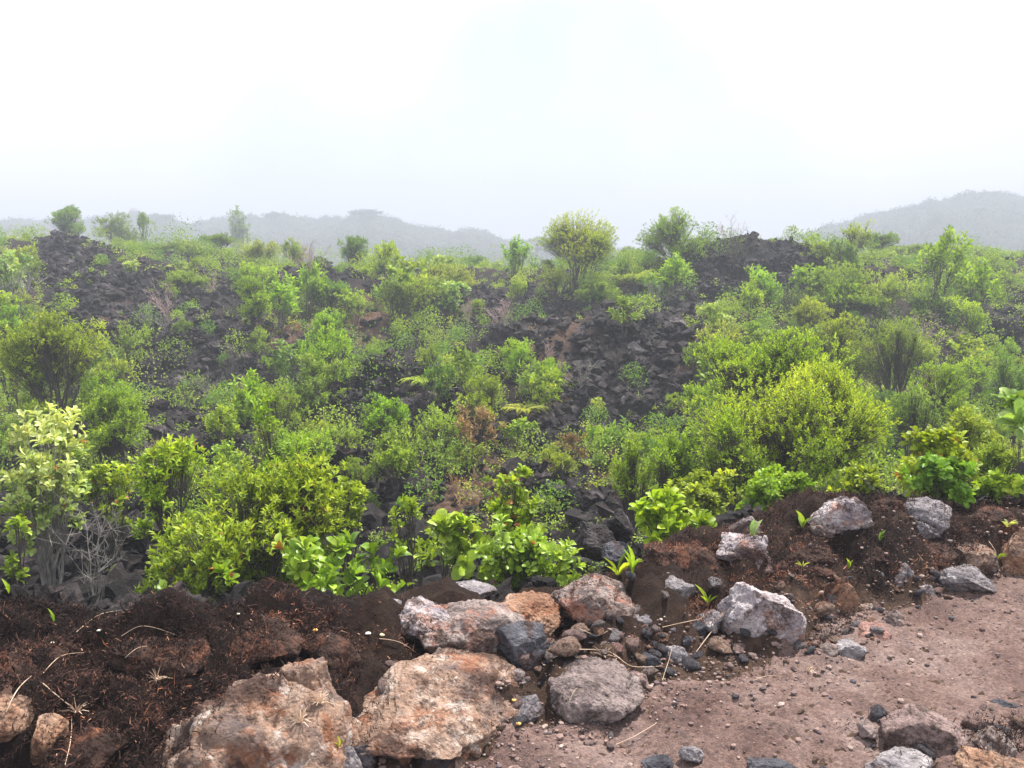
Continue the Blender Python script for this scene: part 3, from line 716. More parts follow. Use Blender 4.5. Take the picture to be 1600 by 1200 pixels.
# ---- straws and twigs
TW = [([(1135, 957), (1122, 982), (1104, 1004), (1088, 1022)], .006, 'long pale bent straw beside the large whitish boulder'),
 ([(905, 1018), (945, 1022), (962, 1032), (985, 1050), (1033, 1044)], .0045, 'pale kinked straw lying across the stones behind the reddish boulder'),
 ([(1035, 983), (1070, 979), (1096, 974), (1100, 962)], .004, 'short hooked straw near the round grey boulder'),
 ([(962, 1167), (990, 1160), (1010, 1148), (1026, 1133)], .004, 'curved tan straw alone on the trail'),
 ([(1413, 1001), (1442, 1007)], .003, 'short pale straw on the upper trail'),
 ([(120, 990), (150, 970), (175, 962), (203, 955)], .003, 'thin white twig on the moss at upper left'),
 ([(190, 997), (217, 985), (245, 989), (277, 996)], .003, 'brown arched twig on the moss'),
 ([(68, 1055), (95, 1033), (131, 1023)], .003, 'thin reddish twig on the moss near the left edge'),
 ([(10, 1117), (28, 1088), (50, 1060)], .0045, 'straight pale stick at the left edge'),
 ([(66, 1071), (80, 1090), (115, 1112)], .004, 'reddish stick running down to the fibre tuft'),
 ([(102, 1199), (110, 1175), (113, 1150), (112, 1122)], .003, 'hanging thin pale root at lower left'),
 ([(196, 1031), (215, 1022), (230, 1013)], .003, 'short pale twig in the middle of the moss'),
 ([(593, 1001), (625, 1011), (652, 1024)], .004, 'whitish peeling root on top of the pale block'),
 ([(1178, 1066), (1223, 1060)], .003, 'short straw on the trail below the large whitish boulder'),
 ([(890, 1100), (902, 1078)], .003, 'short twig on the half buried reddish boulder'),
 ([(905, 985), (935, 1004), (955, 985)], .003, 'thin twig behind the kinked straw'),
 ([(1545, 848), (1562, 880)], .003, 'thin brown stem by the tan rock at the trail end'),
 ([(1035, 1065), (1045, 1040), (1050, 1015)], .003, 'brown stem left of the greenish grey slab')]
for pts, rad, lab in TW:
    P = []
    for k in range(len(pts) - 1):
        for t in np.linspace(0, 1, 5)[(0 if k == 0 else 1):]:
            l, n = see(pts[k][0] * (1 - t) + pts[k + 1][0] * t, pts[k][1] * (1 - t) + pts[k + 1][1] * t)
            if l is not None: P.append(l + np.array([0, 0, rad + .004]))
    if len(P) < 3: continue
    P = np.array(P)
    for _ in range(2): P[1:-1] = .25 * P[:-2] + .5 * P[1:-1] + .25 * P[2:]
    P[:, 2] += .012 * np.sin(np.linspace(0, PI, len(P)))
    c = P.mean(0); b = Buf(); tube(b, P - c, rad * .42 * np.linspace(1, .5, len(P)), 5)
    tag(link('twig', b.mesh('twig', STRAW, True), None, c), lab, 'twig', 'twigs and straws on the ground')
# fibre tufts
def tuft(px, py, lab, n=14, L=.05):
    l, nn = see(px, py)
    if l is None: return
    rr = np.random.default_rng(int(px)); b = Buf()
    D = nrm(rr.normal(size=(n, 3)) * np.array([1, 1, .4]) + np.array([0, 0, .7])); A = np.zeros((n, 3))
    sticks(b, A, D * (L * rr.uniform(.5, 1.1, n))[:, None], .0018, .0006, sag=np.array([0, 0, .006]))
    tag(link('straw_tuft', b.mesh('straw_tuft', STRAW), None, l + np.array([0, 0, .003])), lab, 'straw tuft', 'straw tufts')
tuft(942, 1026, 'spiky pale straw tuft on the kinked straw'); tuft(245, 1065, 'tan straw tuft in the mossy slope', 18, .045); tuft(120, 1115, 'whitish fibre tuft at lower left', 18, .05)
tuft(1262, 1050, 'reddish root tuft at the trail edge', 12, .04); tuft(500, 1100, 'rusty straw tuft in the crevice', 22, .05); tuft(470, 1130, 'lower rusty straw tuft beside the crevice', 22, .06)
# small fallen things
FALL = tone_mat('fallen_petal', [(0, (.75, .72, .60)), (.5, (.80, .62, .22)), (1, (.75, .30, .05))], .6)
for i, (px, py, tn, s, lab) in enumerate([(575, 991, 0, .011, 'white fallen fruit on the moss by the rock row'), (597, 993, .3, .011, 'yellowish fallen fruit beside the white one'),
     (492, 986, .9, .0105, 'orange brown fallen fruit in the moss'), (803, 1095, .8, .008, 'orange petal beside the pale block'), (810, 1132, .8, .009, 'orange petal near the trail edge'),
     (154, 986, 0, .007, 'white petal on the upper moss'), (82, 1005, .1, .006, 'white petal on the moss at left'), (372, 960, .1, .006, 'pale petal beside the bluish grey stone')]):
    l, n = see(px, py)
    if l is None: continue
    v, f = rock_verts(900 + i, 3, (s, s * .8, s * .5), cuts=2, rough=.05); b = Buf(); b.add(v, None, f, tone=(tn, .6, 0))
    tag(link('fallen_fruit' if s > .01 else 'fallen_petal', b.mesh('fallen_fruit', FALL, True), None, l + np.array([0, 0, s * .3])), lab, 'fruit' if s > .01 else 'petal', 'fallen fruit and petals')

# ------------------------------------------------------------------ plants
def plant_geo(rr, W, Hh, leaf, nsh, kind, per, wr=.42, shape=.55, ch=.72, nl=7, twigs=True, flat=1.0, spread=1.0, stem=.03, round_=False, gap=.4, open_=70, yellowtip=.0, wither=.0):
    """returns trunk Buf and crown Buf around a base at the origin; W wide, Hh tall, crown over the top ch of the height"""
    nl += 3
    T = Buf(); C = Buf()
    rz = Hh * ch / 2; cz = Hh - rz
    ang = rr.uniform(0, 2 * PI, nl) ; rad = np.sqrt(rr.random(nl)) * .70
    hz = rr.uniform(-.75, .68, nl); hz[0] = .5; rad[0] = .1
    Lc = np.stack([rad * np.cos(ang) * W / 2, rad * np.sin(ang) * W / 2, cz + hz * rz * (1 - rad * .35)], 1)
    Lr = rr.uniform(.24, .48, nl)
    R = np.stack([Lr * W / 2, Lr * W / 2, np.minimum(Lr * rz * 1.15, Lr * W / 2 * 1.3) * flat], 1)
    if round_:
        uu = nrm(rr.normal(size=(nl, 3)) + np.array([0, 0, .25])) * (rr.uniform(.48, .70, nl))[:, None]; uu[0] = (0, 0, .45); uu[1] = (0, 0, 0)
        q = rr.uniform(.26, .46, nl); q[1] = .5; sc_ = np.array([W / 2, W / 2, rz])
        Lc = np.array([0, 0, cz]) + uu * sc_; R = q[:, None] * sc_; Lr = q
    R[:, 2] *= 1.1
    kx = (W / 2) / np.sort(np.hypot(Lc[:, 0], Lc[:, 1]) + R[:, 0])[-max(2, nl // 3):].mean(); kz = (Hh * .97) / np.sort(Lc[:, 2] + R[:, 2])[-3:].mean()
    Lc[:, :2] *= kx; R[:, :2] *= kx; Lc[:, 2] *= kz; R[:, 2] *= kz
    limbs = []
    ns = max(2, nl // 2)
    for k in range(nl):
        b0 = np.array([rr.normal() * .02 * W * spread, rr.normal() * .02 * W * spread, -.12 * Hh * .5])
        e = Lc[k] + np.array([0, 0, -R[k, 2] * .1]); t = np.linspace(0, 1, 9)[:, None]
        mid = np.array([e[0] * .35, e[1] * .35, e[2] * .55]) + rr.normal(size=3) * .05 * W * np.array([1, 1, .3])
        P = (1 - t) ** 2 * b0 + 2 * t * (1 - t) * mid + t * t * e
        P[1:-1] += rr.normal(size=(7, 3)) * .009 * Hh
        tube(T, P, stem * Hh * .4 * np.linspace(1, .28, 9) * rr.uniform(.7, 1.1), 5); limbs.append(P)
    lob = rr.choice(nl, nsh, p=Lr ** 2 / (Lr ** 2).sum())
    dr = nrm(rr.normal(size=(nsh, 3)) + np.array([0, 0, .35])); rr_ = rr.random(nsh) ** gap
    P = Lc[lob] + dr * R[lob] * rr_[:, None]
    # the crown outline: uneven, with notches
    P += dr * (W * (.08 if round_ else .055) * noise3(P / W * 5 + 3.3, int(rr.integers(0, 999))))[:, None]
    ok = noise3(P / W * 7.5, int(rr.integers(0, 999))) > -.22; P = P[ok]; dr = dr[ok]; lob = lob[ok]; nn = len(P)
    P[:, 2] = np.maximum(P[:, 2], .04 * Hh)
    sd = nrm(dr * .6 + np.array([0, 0, .75]) + rr.normal(size=(nn, 3)) * .35)
    if twigs:
        LB = np.stack(limbs); ix = rr.integers(4, 9, nn); A = LB[lob, ix]
        A = A * .55 + P * .45 if nn > 2500 else A
        sticks(T, A, P, stem * Hh * .05 + .0008, .0007 + leaf * .012, sag=np.array([0, 0, -.01 * W]))
    # leaves: whorled round each shoot
    tot = nn * per; ci = np.repeat(np.arange(nn), per); k = np.tile(np.arange(per), nn)
    S = sd[ci]; a0 = rr.uniform(0, 6.28, nn)[ci] + k * 2.399 + rr.normal(size=tot) * .25
    e1 = nrm(np.cross(S, np.array([.21, .33, .92]))); e2 = np.cross(S, e1)
    al = np.radians(open_) * (.35 + .65 * (1 - k / max(per, 1))) + rr.normal(size=tot) * .15
    out = np.cos(a0)[:, None] * e1 + np.sin(a0)[:, None] * e2
    D = S * np.cos(al)[:, None] + out * np.sin(al)[:, None]
    spread_ = .9 if kind in ('lance', 'lite') else .25
    Pb = P[ci] - S * ((1 - k / max(per, 1)) * leaf * spread_)[:, None]
    U = S + rr.normal(size=(tot, 3)) * .25
    patch = noise3(P / W * 3.0 + 7, int(rr.integers(0, 999)))[ci]
    hgt = np.clip((P[ci, 2] - (cz - rz)) / (2 * rz), 0, 1)
    tone = np.clip(.38 + .22 * patch + .18 * (k / max(per, 1)) + .12 * rr.normal(size=tot) + yellowtip * (hgt - .3), 0, 1)
    br = np.clip(.5 + .22 * rr.normal(size=tot) + .12 * patch, 0, 1)
    wi = (rr.random(tot) < wither).astype(float)
    L = leaf * (.85 if kind == 'lite' else 1.0) * rr.uniform(.6, 1.15, tot)
    leaves(C, Pb, D, U, L, wr, kind, np.stack([tone, br, wi], 1))
    return T, C
def plant(name, px, top, wpx, d, mat, label, cat='shrub', group=None, leaf=.06, nsh=700, kind='lite', per=6, bark=None, seed=None, hmin=None, **kw):
    w = wpx / F * d * 1.05
    if name == 'tree' or group == G2: kw.setdefault('round_', True)
    tp = at(px, top, d); x = tp[0]; zg = float(H(x, d)); h = max(tp[2] - zg, .12) * 1.04 if hmin is None else hmin
    rr = np.random.default_rng(seed if seed is not None else int(px * 31 + top))
    T, C = plant_geo(rr, w, h, leaf, nsh, kind, per, **kw)
    ro = root(name, (x, d, zg), label, cat, group)
    link('trunk', T.mesh('trunk', bark or BARK, True), ro)
    if C.n: link('crown', C.mesh('crown', LM[mat], kind != 'lite'), ro)
    return ro
# skyline trees
G1 = 'trees on the foggy skyline'
for a in [
 ('tree', 108, 322, 72, 58, 'blue', 'foggy round tree at the far left of the skyline', dict(nsh=1400, leaf=.17, ch=.75)),
 ('tree', 185, 338, 78, 64, 'blue', 'broad faint tree right of the foggy round one', dict(nsh=1300, leaf=.19)),
 ('tree', 222, 334, 32, 62, 'blue', 'thin foggy tree with small tufted top', dict(nsh=130, leaf=.2, ch=.35, stem=.02)),
 ('tree', 345, 364, 60, 50, 'blue', 'low hazy tree left of the wispy bushes', dict(nsh=900, leaf=.13)),
 ('tree', 372, 326, 50, 120, 'blue', 'faint tall tree rising from the fogged ridge', dict(nsh=500, leaf=.45, ch=.6)),
 ('tree', 430, 333, 44, 330, 'forest', 'faint rounded crown above the left fogged ridge', dict(nsh=260, leaf=1.0, ch=.97)),
 ('tree', 575, 329, 62, 330, 'forest', 'faint broad crown at the top of the left fogged ridge', dict(nsh=380, leaf=1.0, ch=.97)),
 ('tree', 250, 336, 44, 320, 'forest', 'faint crown on the left fogged ridge near the thin tree', dict(nsh=300, leaf=1.0, ch=.97)),
 ('tree', 718, 358, 44, 330, 'forest', 'faint small crown low on the fogged ridge before the centre', dict(nsh=240, leaf=1.0, ch=.97)),
 ('tree', 1545, 301, 62, 320, 'forest', 'faint rounded crown at the top of the right hill', dict(nsh=340, leaf=1.0, ch=.97)),
 ('tree', 405, 374, 60, 44, 'olive', 'yellowish bushy tree with bent trunk on the skyline', dict(nsh=1000, leaf=.12)),
 ('tree', 460, 370, 50, 45, 'olive', 'upright hazy tree above the lava crag', dict(nsh=800, leaf=.12)),
 ('tree', 555, 368, 64, 42, 'blue', 'pointed dark green tree on the skyline left of centre', dict(nsh=1300, leaf=.11)),
 ('tree', 585, 408, 60, 38, 'olive', 'bushy tree at the foot of the pointed one', dict(nsh=1100, leaf=.10)),
 ('tree', 900, 334, 195, 35, 'fresh', 'tall pale yellowish tree standing highest at the centre skyline', dict(nsh=4800, leaf=.09, nl=15, yellowtip=.25, gap=.5, ch=.86)),
 ('tree', 1058, 330, 130, 36, 'fresh', 'tall loose tree right of the pale tree', dict(nsh=2900, leaf=.09, nl=12, ch=.86, gap=.5)),
 ('tree', 985, 390, 66, 48, 'blue', 'hazy low tree between the two tall trees', dict(nsh=1500, leaf=.12, ch=.95)),
 ('tree', 1362, 364, 80, 42, 'blue', 'round dark green tree on the right skyline', dict(nsh=1600, leaf=.10)),
 ('tree', 1420, 384, 90, 50, 'blue', 'low hazy tree right of the round dark tree', dict(nsh=1000, leaf=.14)),
 ('tree', 1500, 385, 120, 52, 'pale', 'wide hazy tree towards the right edge', dict(nsh=1400, leaf=.14)),
 ('tree', 1570, 392, 110, 56, 'pale', 'hazy tree crown at the right edge of the skyline', dict(nsh=1200, leaf=.15)),
 ('tree', 740, 402, 70, 52, 'blue', 'faint bushy tree in the central haze', dict(nsh=1000, leaf=.14)),
 ('tree', 800, 418, 60, 50, 'blue', 'faint low tree left of the tall pale tree', dict(nsh=800, leaf=.13)),
 ('tree', 290, 378, 70, 50, 'olive', 'hazy yellowish tree on the left saddle', dict(nsh=900, leaf=.13)),
 ('tree', 640, 408, 70, 48, 'olive', 'hazy thin tree beside the twiggy thicket', dict(nsh=700, leaf=.13))]:
    plant(a[0], a[1], a[2], a[3], a[4], a[5], a[6], 'tree', G1, **a[7])
# bare pinkish tree
def bare(name, px, top, wpx, d, label, cat, n=60, mat=None, group=None):
    w = wpx / F * d; tp = at(px, top, d); zg = float(H(tp[0], d)); h = tp[2] - zg; rr = np.random.default_rng(int(px)); T = Buf()
    nb = max(5, n // 8)
    for k in range(nb):
        e = np.array([rr.normal() * w * .3, rr.normal() * w * .3, h * rr.uniform(.75, 1.0)]); t = np.linspace(0, 1, 8)[:, None]
        mid = np.array([e[0] * .2, e[1] * .2, h * .5]); P = 2 * t * (1 - t) * mid + t * t * e; P[1:] += rr.normal(size=(7, 3)) * .02 * w
        tube(T, P, h * .007 * np.linspace(1, .25, 8), 4)
        m = n // nb; ix = rr.integers(3, 8, m); A = P[ix]; Bp = A + nrm(rr.normal(size=(m, 3)) * np.array([.8, .8, .4]) + np.array([e[0] / w, e[1] / w, 1.0])) * (h * rr.uniform(.1, .28, m))[:, None]
        sticks(T, A, Bp, h * .0028, h * .0014)
        A2 = np.repeat((A + Bp) / 2, 2, 0); B2 = A2 + nrm(rr.normal(size=A2.shape) + np.array([0, 0, .8])) * (h * .09); sticks(T, A2, B2, h * .0025, h * .001)
    ro = root(name, (tp[0], d, zg - .05), label, cat, group); link('trunk', T.mesh('trunk', mat or BARKG, True), ro)
    return ro
PINKB = bark_mat('bark_pinkish', (.30, .20, .18), (.50, .36, .33))
bare('bare_tree', 1142, 345, 38, 44, 'leafless pinkish tree on the skyline between the outcrop and the second tall tree', 'tree', 90, PINKB)
bare('bare_tree', 835, 380, 26, 46, 'thin leafless tree left of the tall pale tree', 'tree', 40, BARKG)
bare('bare_shrub', 140, 790, 100, 6.4, 'grey leafless twiggy shrub rising from the lava lumps at left', 'shrub', 56)
bare('bare_shrub', 1395, 735, 90, 5.3, 'grey leafless twigs below the red flecked shrub', 'shrub', 90)
bare('bare_shrub', 785, 740, 60, 5.0, 'dark leafless stems above the leafy plant behind the rocks', 'shrub', 40, BARK)
bare('bare_shrub', 1285, 745, 60, 6.0, 'pale bare stems under the huge bright bush', 'shrub', 50)

# mid-distance shrubs
G2 = 'shrubs on the lava slopes'
for a in [
 (75, 488, 178, 16, 'fresh', 'big round green shrub at the left edge', dict(nsh=2300, leaf=.085, nl=11, gap=.5)),
 (10, 478, 90, 20, 'yellow', 'yellow green shrub behind the big round one at the left edge', dict(nsh=900, leaf=.085)),
 (170, 612, 135, 12.5, 'fresh', 'round green shrub at lower left above the cream tipped one', dict(nsh=1700, leaf=.065, nl=9)),
 (400, 438, 78, 27, 'yellow', 'dense upright yellow green shrub left of centre', dict(nsh=1300, leaf=.09, nl=7)),
 (290, 425, 70, 32, 'blue', 'loose green shrub high on the left slope', dict(nsh=850, leaf=.12)),
 (515, 484, 84, 24, 'yellow', 'yellowish shrub left of the brown patch', dict(nsh=1100, leaf=.085)),
 (515, 438, 90, 31, 'blue', 'bluish shrub above the yellowish one', dict(nsh=800, leaf=.12)),
 (680, 412, 150, 34, 'olive', 'wide twiggy grey green thicket left of centre', dict(nsh=1900, leaf=.09, nl=12, gap=.6)),
 (655, 440, 110, 30, 'fresh', 'greener bush in front of the twiggy thicket', dict(nsh=1100, leaf=.09)),
 (925, 430, 92, 32, 'blue', 'dark green shrub under the tall pale tree', dict(nsh=1100, leaf=.11)),
 (870, 415, 70, 34, 'olive', 'small pale shrub at the left foot of the tall pale tree', dict(nsh=600, leaf=.10)),
 (1000, 425, 110, 34, 'olive', 'pale bush right of the dark green shrub', dict(nsh=900, leaf=.10)),
 (1330, 422, 200, 29, 'fresh', 'broad domed green shrub on the right slope', dict(nsh=2600, leaf=.095, nl=12, yellowtip=.2)),
 (1270, 470, 100, 26, 'fresh', 'left shoulder shrub beside the broad domed one', dict(nsh=900, leaf=.09)),
 (1310, 495, 130, 20, 'fresh', 'green shrub below the broad domed one', dict(nsh=1500, leaf=.075, nl=9)),
 (1405, 498, 145, 19, 'blue', 'dusty blue green shrub on the right', dict(nsh=1700, leaf=.07, nl=10, gap=.6)),
 (1535, 425, 140, 33, 'blue', 'large soft green shrub near the right skyline', dict(nsh=1800, leaf=.10, nl=9)),
 (1480, 568, 120, 14.5, 'fresh', 'bright green shrub near the right edge', dict(nsh=1500, leaf=.06, nl=9)),
 (1430, 600, 100, 13.5, 'blue', 'thin shadowed shrub left of the bright one at right', dict(nsh=800, leaf=.055)),
 (1575, 555, 90, 18, 'blue', 'green shrub cut by the right edge', dict(nsh=800, leaf=.08)),
 (1110, 480, 100, 27, 'olive', 'hazy olive shrub under the lava outcrop', dict(nsh=900, leaf=.09)),
 (605, 617, 90, 13.5, 'yellow', 'small rounded yellow green shrub at the centre', dict(nsh=1000, leaf=.055)),
 (755, 588, 110, 16, 'fresh', 'rounded light green bush at the centre', dict(nsh=1200, leaf=.06)),
 (490, 560, 110, 17, 'blue', 'bluish green bush above the large yellow green bush', dict(nsh=1000, leaf=.085)),
 (445, 600, 90, 15, 'fresh', 'low green bush left of the bluish one', dict(nsh=600, leaf=.06)),
 (860, 560, 60, 20, 'fresh', 'slim upright green shrub by the bare lava slope', dict(nsh=400, leaf=.08)),
 (1205, 515, 285, 11, 'yellow', 'upper pale half of the green mass behind the huge bright bush', dict(nsh=4600, leaf=.055, nl=14, yellowtip=.3, gap=.45)),
 (1245, 585, 335, 8.6, 'yellow', 'huge bright yellow green bush right of centre', dict(nsh=7500, leaf=.050, nl=24, yellowtip=.3, per=7, gap=.5, ch=.78)),
 (1065, 670, 130, 8.6, 'yellow', 'green shrub at the left foot of the huge bright bush', dict(nsh=1100, leaf=.048)),
 (1150, 650, 140, 8.0, 'yellow', 'bright leafy spur in front of the huge bush', dict(nsh=1000, leaf=.045)),
 (990, 690, 80, 8.4, 'fresh', 'small dark stemmed shrub left of the huge bush', dict(nsh=500, leaf=.05)),
 (1290, 690, 130, 7.4, 'fresh', 'lower green skirt of twigs under the huge bush', dict(nsh=900, leaf=.045, gap=.8))]:
    plant('shrub', a[0], a[1], a[2], a[3], a[4], a[5], 'shrub', G2, **a[6])
# near shrubs with modelled leaves
for a in [
 (382, 700, 330, 5.6, 'fresh', 'large yellow green bush with narrow leaves behind the moss bank', dict(nsh=2200, leaf=.050, nl=16, kind='lance', per=8, wr=.34, yellowtip=.45, open_=60, gap=.55, ch=.82, wither=.006)),
 (260, 690, 110, 6.4, 'yellow', 'yellow green shrub joined to the left side of the large bush', dict(nsh=420, leaf=.058, kind='lance', per=8, wr=.34, yellowtip=.4, wither=.01)),
 (420, 660, 120, 7.2, 'yellow', 'loose yellow green shrub behind the large bush', dict(nsh=420, leaf=.055, kind='lance', per=7, wr=.36)),
 (55, 650, 175, 7.2, 'pale', 'cream tipped shrub with grey branches at the left', dict(nsh=380, leaf=.085, kind='obovate', per=7, wr=.42, nl=10, yellowtip=.6, wither=.02, ch=.82, bark=BARKG)),
 (175, 725, 90, 7.6, 'fresh', 'small leafy shrub in the gap right of the cream tipped one', dict(nsh=150, leaf=.06, kind='obovate', per=7, wr=.5, wither=.02)),
 (1450, 672, 150, 5.2, 'fresh', 'dark stemmed shrub with red flecks at right', dict(nsh=300, leaf=.06, kind='obovate', per=7, wr=.48, wither=.03, ch=.8)),
 (1480, 720, 110, 4.9, 'big', 'leafy bush above the smooth grey dome', dict(nsh=220, leaf=.062, kind='obovate', per=7, wr=.55, ch=.85)),
 (1340, 725, 90, 5.6, 'fresh', 'short green bush over the mossy boulder', dict(nsh=200, leaf=.05, kind='obovate', per=7, wr=.5)),
 (1560, 690, 90, 6.2, 'olive', 'feathery yellowish shrub at the right edge', dict(nsh=600, leaf=.05, kind='lance', per=9, wr=.2)),
 (1515, 650, 110, 7.5, 'olive', 'feathery olive shrub right of the red flecked one', dict(nsh=800, leaf=.055, kind='lance', per=9, wr=.2)),
 (1560, 745, 90, 5.2, 'fresh', 'small leafed bush low at the right edge', dict(nsh=150, leaf=.05, kind='obovate', per=7, wr=.5)),
 (790, 740, 120, 5.0, 'fresh', 'taller leafy shoots with dark stems behind the rock row', dict(nsh=150, leaf=.055, kind='obovate', per=7, wr=.5, wither=.03)),
 (820, 815, 185, 4.5, 'big', 'dense leafy plant directly behind the orange tan rock', dict(nsh=330, leaf=.055, kind='obovate', per=8, wr=.55, ch=.9, nl=12, wither=.005, open_=80)),
 (695, 818, 115, 4.7, 'big', 'pale glossy rosettes left of the dense leafy plant', dict(nsh=34, leaf=.098, kind='obovate', per=9, wr=.6, open_=80, ch=.5, nl=7, twigs=True)),
 (480, 838, 130, 4.3, 'big', 'large glossy rosette plant with round bright leaves at the bank edge', dict(nsh=42, leaf=.078, kind='obovate', per=8, wr=.55, open_=66, ch=.8, nl=9, wither=.008)),
 (575, 850, 130, 4.2, 'big', 'right glossy rosette plant above the left end of the rock row', dict(nsh=30, leaf=.082, kind='obovate', per=8, wr=.55, open_=66, ch=.8, nl=8, wither=.01)),
 (510, 905, 90, 3.9, 'big', 'lowest glossy rosettes hanging over the moss', dict(nsh=16, leaf=.075, kind='obovate', per=8, wr=.55, open_=66, ch=.9, nl=6)),
 (1050, 782, 130, 4.9, 'yellow', 'yellowish broad leaved plant behind the moss ledge', dict(nsh=85, leaf=.085, kind='obovate', per=8, wr=.5, open_=65, ch=.9, nl=8)),
 (255, 925, 70, 3.9, 'big', 'small round leaved plant at the left part of the moss crest', dict(nsh=14, leaf=.06, kind='obovate', per=7, wr=.7, ch=.9, nl=5)),
 (345, 895, 50, 4.0, 'yellow', 'tiny orange based rosettes under the large bush', dict(nsh=9, leaf=.065, kind='obovate', per=8, wr=.5, ch=.9, nl=4, wither=.12)),
 (390, 920, 50, 3.9, 'big', 'small bright rosette on the moss crest', dict(nsh=8, leaf=.06, kind='obovate', per=8, wr=.6, ch=.9, nl=4)),
 (540, 750, 70, 6.0, 'fresh', 'small bluish leafed bush left of the brown faced lava block', dict(nsh=130, leaf=.055, kind='obovate', per=7, wr=.5)),
 (25, 815, 36, 5.0, 'fresh', 'small leafy sprig at the left edge above the lava mound', dict(nsh=22, leaf=.06, kind='obovate', per=7, wr=.4)),
 (1600, 625, 60, 5.2, 'pale', 'big pale leaves reaching in at the right edge', dict(nsh=14, leaf=.14, kind='obovate', per=8, wr=.42, ch=.3, nl=5, stem=.012)),
 (1080, 740, 150, 6.8, 'fresh', 'bright leafy bush low in front of the huge bush', dict(nsh=520, leaf=.055, kind='obovate', per=7, wr=.45)),
 (1200, 740, 130, 5.8, 'fresh', 'green leafy bush right above the flat pale boulder', dict(nsh=420, leaf=.048, kind='obovate', per=7, wr=.45)),
 (640, 780, 80, 5.6, 'fresh', 'small open plant in the brown litter', dict(nsh=60, leaf=.055, kind='obovate', per=6, wr=.45)),
 ]:
    plant('leafy_bush' if a[3] < 5.3 else 'shrub', a[0], a[1], a[2], a[3], a[4], a[5], 'bush', 'near bushes along the bank', **a[6])

# strap leaved plants and seedlings on the bank
def strap(px, py, n, L, w, label, mat='yellow', d=None, tilt=.55, name='strap_leaved_plant', cat='plant', tone=.55):
    l, nn = see(px, py)
    if l is None: return
    rr = np.random.default_rng(int(px * 3)); b = Buf(); a = rr.uniform(0, 6.28, n)
    D = nrm(np.stack([np.cos(a) * tilt, np.sin(a) * tilt, np.ones(n)], 1) + rr.normal(size=(n, 3)) * .15)
    leaves(b, np.stack([np.cos(a), np.sin(a), 0 * a], 1) * .004, D, np.stack([-np.cos(a), -np.sin(a), .6 + 0 * a], 1), L * .75 * rr.uniform(.45, 1.15, n), w, 'lance', np.stack([np.clip(tone + rr.normal(size=n) * .15, 0, 1), rr.uniform(.2, .7, n), 0 * a], 1))
    ro = root(name, l - np.array([0, 0, .005]), label, cat, 'seedlings and strap leaved plants on the bank'); link('leaves', b.mesh('leaves', LM[mat], True), ro)
strap(965, 898, 9, .20, .075, 'yellow strap leaved plant beside the rounded pinkish boulder', tilt=.9)
strap(988, 895, 4, .20, .12, 'short upright strap leaves right of the yellow strap plant', tilt=.3)
strap(1106, 944, 5, .12, .2, 'small pointed green shoot left of the large whitish boulder')
strap(1254, 824, 4, .14, .28, 'bright broad shoot on the moss left of the lichen spotted boulder', 'big', tilt=.3)
strap(1374, 844, 4, .08, .25, 'small green shoot below the mossy cap', 'big', tilt=.35)
strap(1326, 888, 3, .10, .25, 'single yellowish curled shoot in the dark overhang', tilt=.3)
strap(1254, 884, 5, .07, .14, 'tiny spreading shoot on the rusty moss', 'olive', tilt=1.2)
strap(84, 974, 2, .10, .22, 'single upright green leaf on the moss at left', 'big', tilt=.2)
strap(14, 925, 3, .08, .25, 'small green leaf by the pale crusted lava rock', 'fresh', tilt=.4)
strap(530, 1166, 4, .06, .12, 'tiny grass shoot at the bottom by the crevice', 'olive', tilt=.5)
strap(1558, 872, 6, .07, .10, 'little grass shoot between the tan rocks at right', 'olive', tilt=.6)
strap(1574, 822, 6, .09, .45, 'white green broad leaves at the right edge of the bank', 'pale', tilt=.9, tone=1)
strap(1175, 838, 5, .12, .3, 'pale broad leaf shoot near the upright grey stone', 'pale', tilt=.8)
strap(172, 892, 3, .09, .2, 'green shoot among lava lumps at left', 'fresh', tilt=.5)

def fern(px, py, d, R, label, n=13, mat='olive'):
    g = hit(px, py + 16); d = g[1]; zg = float(H(g[0], d)); h = .2; rr = np.random.default_rng(int(px)); T = Buf(); C = Buf()
    tube(T, [(0, 0, -.1), (.01, 0, h * .5), (0, 0, h)], [.03, .025, .02], 6)
    for k in range(n):
        a = k / n * 2 * PI + rr.normal() * .1; o = np.array([math.cos(a), math.sin(a), 0]); t = np.linspace(0, 1, 22)[:, None]
        P = np.array([0, 0, h]) + o * R * t + np.array([0, 0, 1]) * (R * (.75 * t - .80 * t * t) * rr.uniform(.7, 1.2)); tube(T, P[::3], .004, 3)
        side = np.array([-o[1], o[0], 0]); ln = R * .17 * np.sin(np.pi * np.clip(t[:, 0] * .9 + .12, 0, 1))
        for s in (-1, 1):
            leaves(C, P, np.tile(side * s, (22, 1)) + o * .35 + np.array([0, 0, -.15]), np.tile([0, 0, 1.], (22, 1)), ln, .2, 'lite', np.stack([rr.uniform(.5, 1, 22), rr.uniform(.4, .9, 22), np.zeros(22)], 1))
    ro = root('tree_fern', (g[0], d, zg), label, 'fern', 'ferns'); link('trunk', T.mesh('trunk', BARK, True), ro); link('fronds', C.mesh('fronds', LM[mat]), ro)
fern(820, 656, 13, .62, 'yellowish fern with spreading arched fronds at the centre')
fern(665, 596, 17, .7, 'yellow fern above the central lava mound')

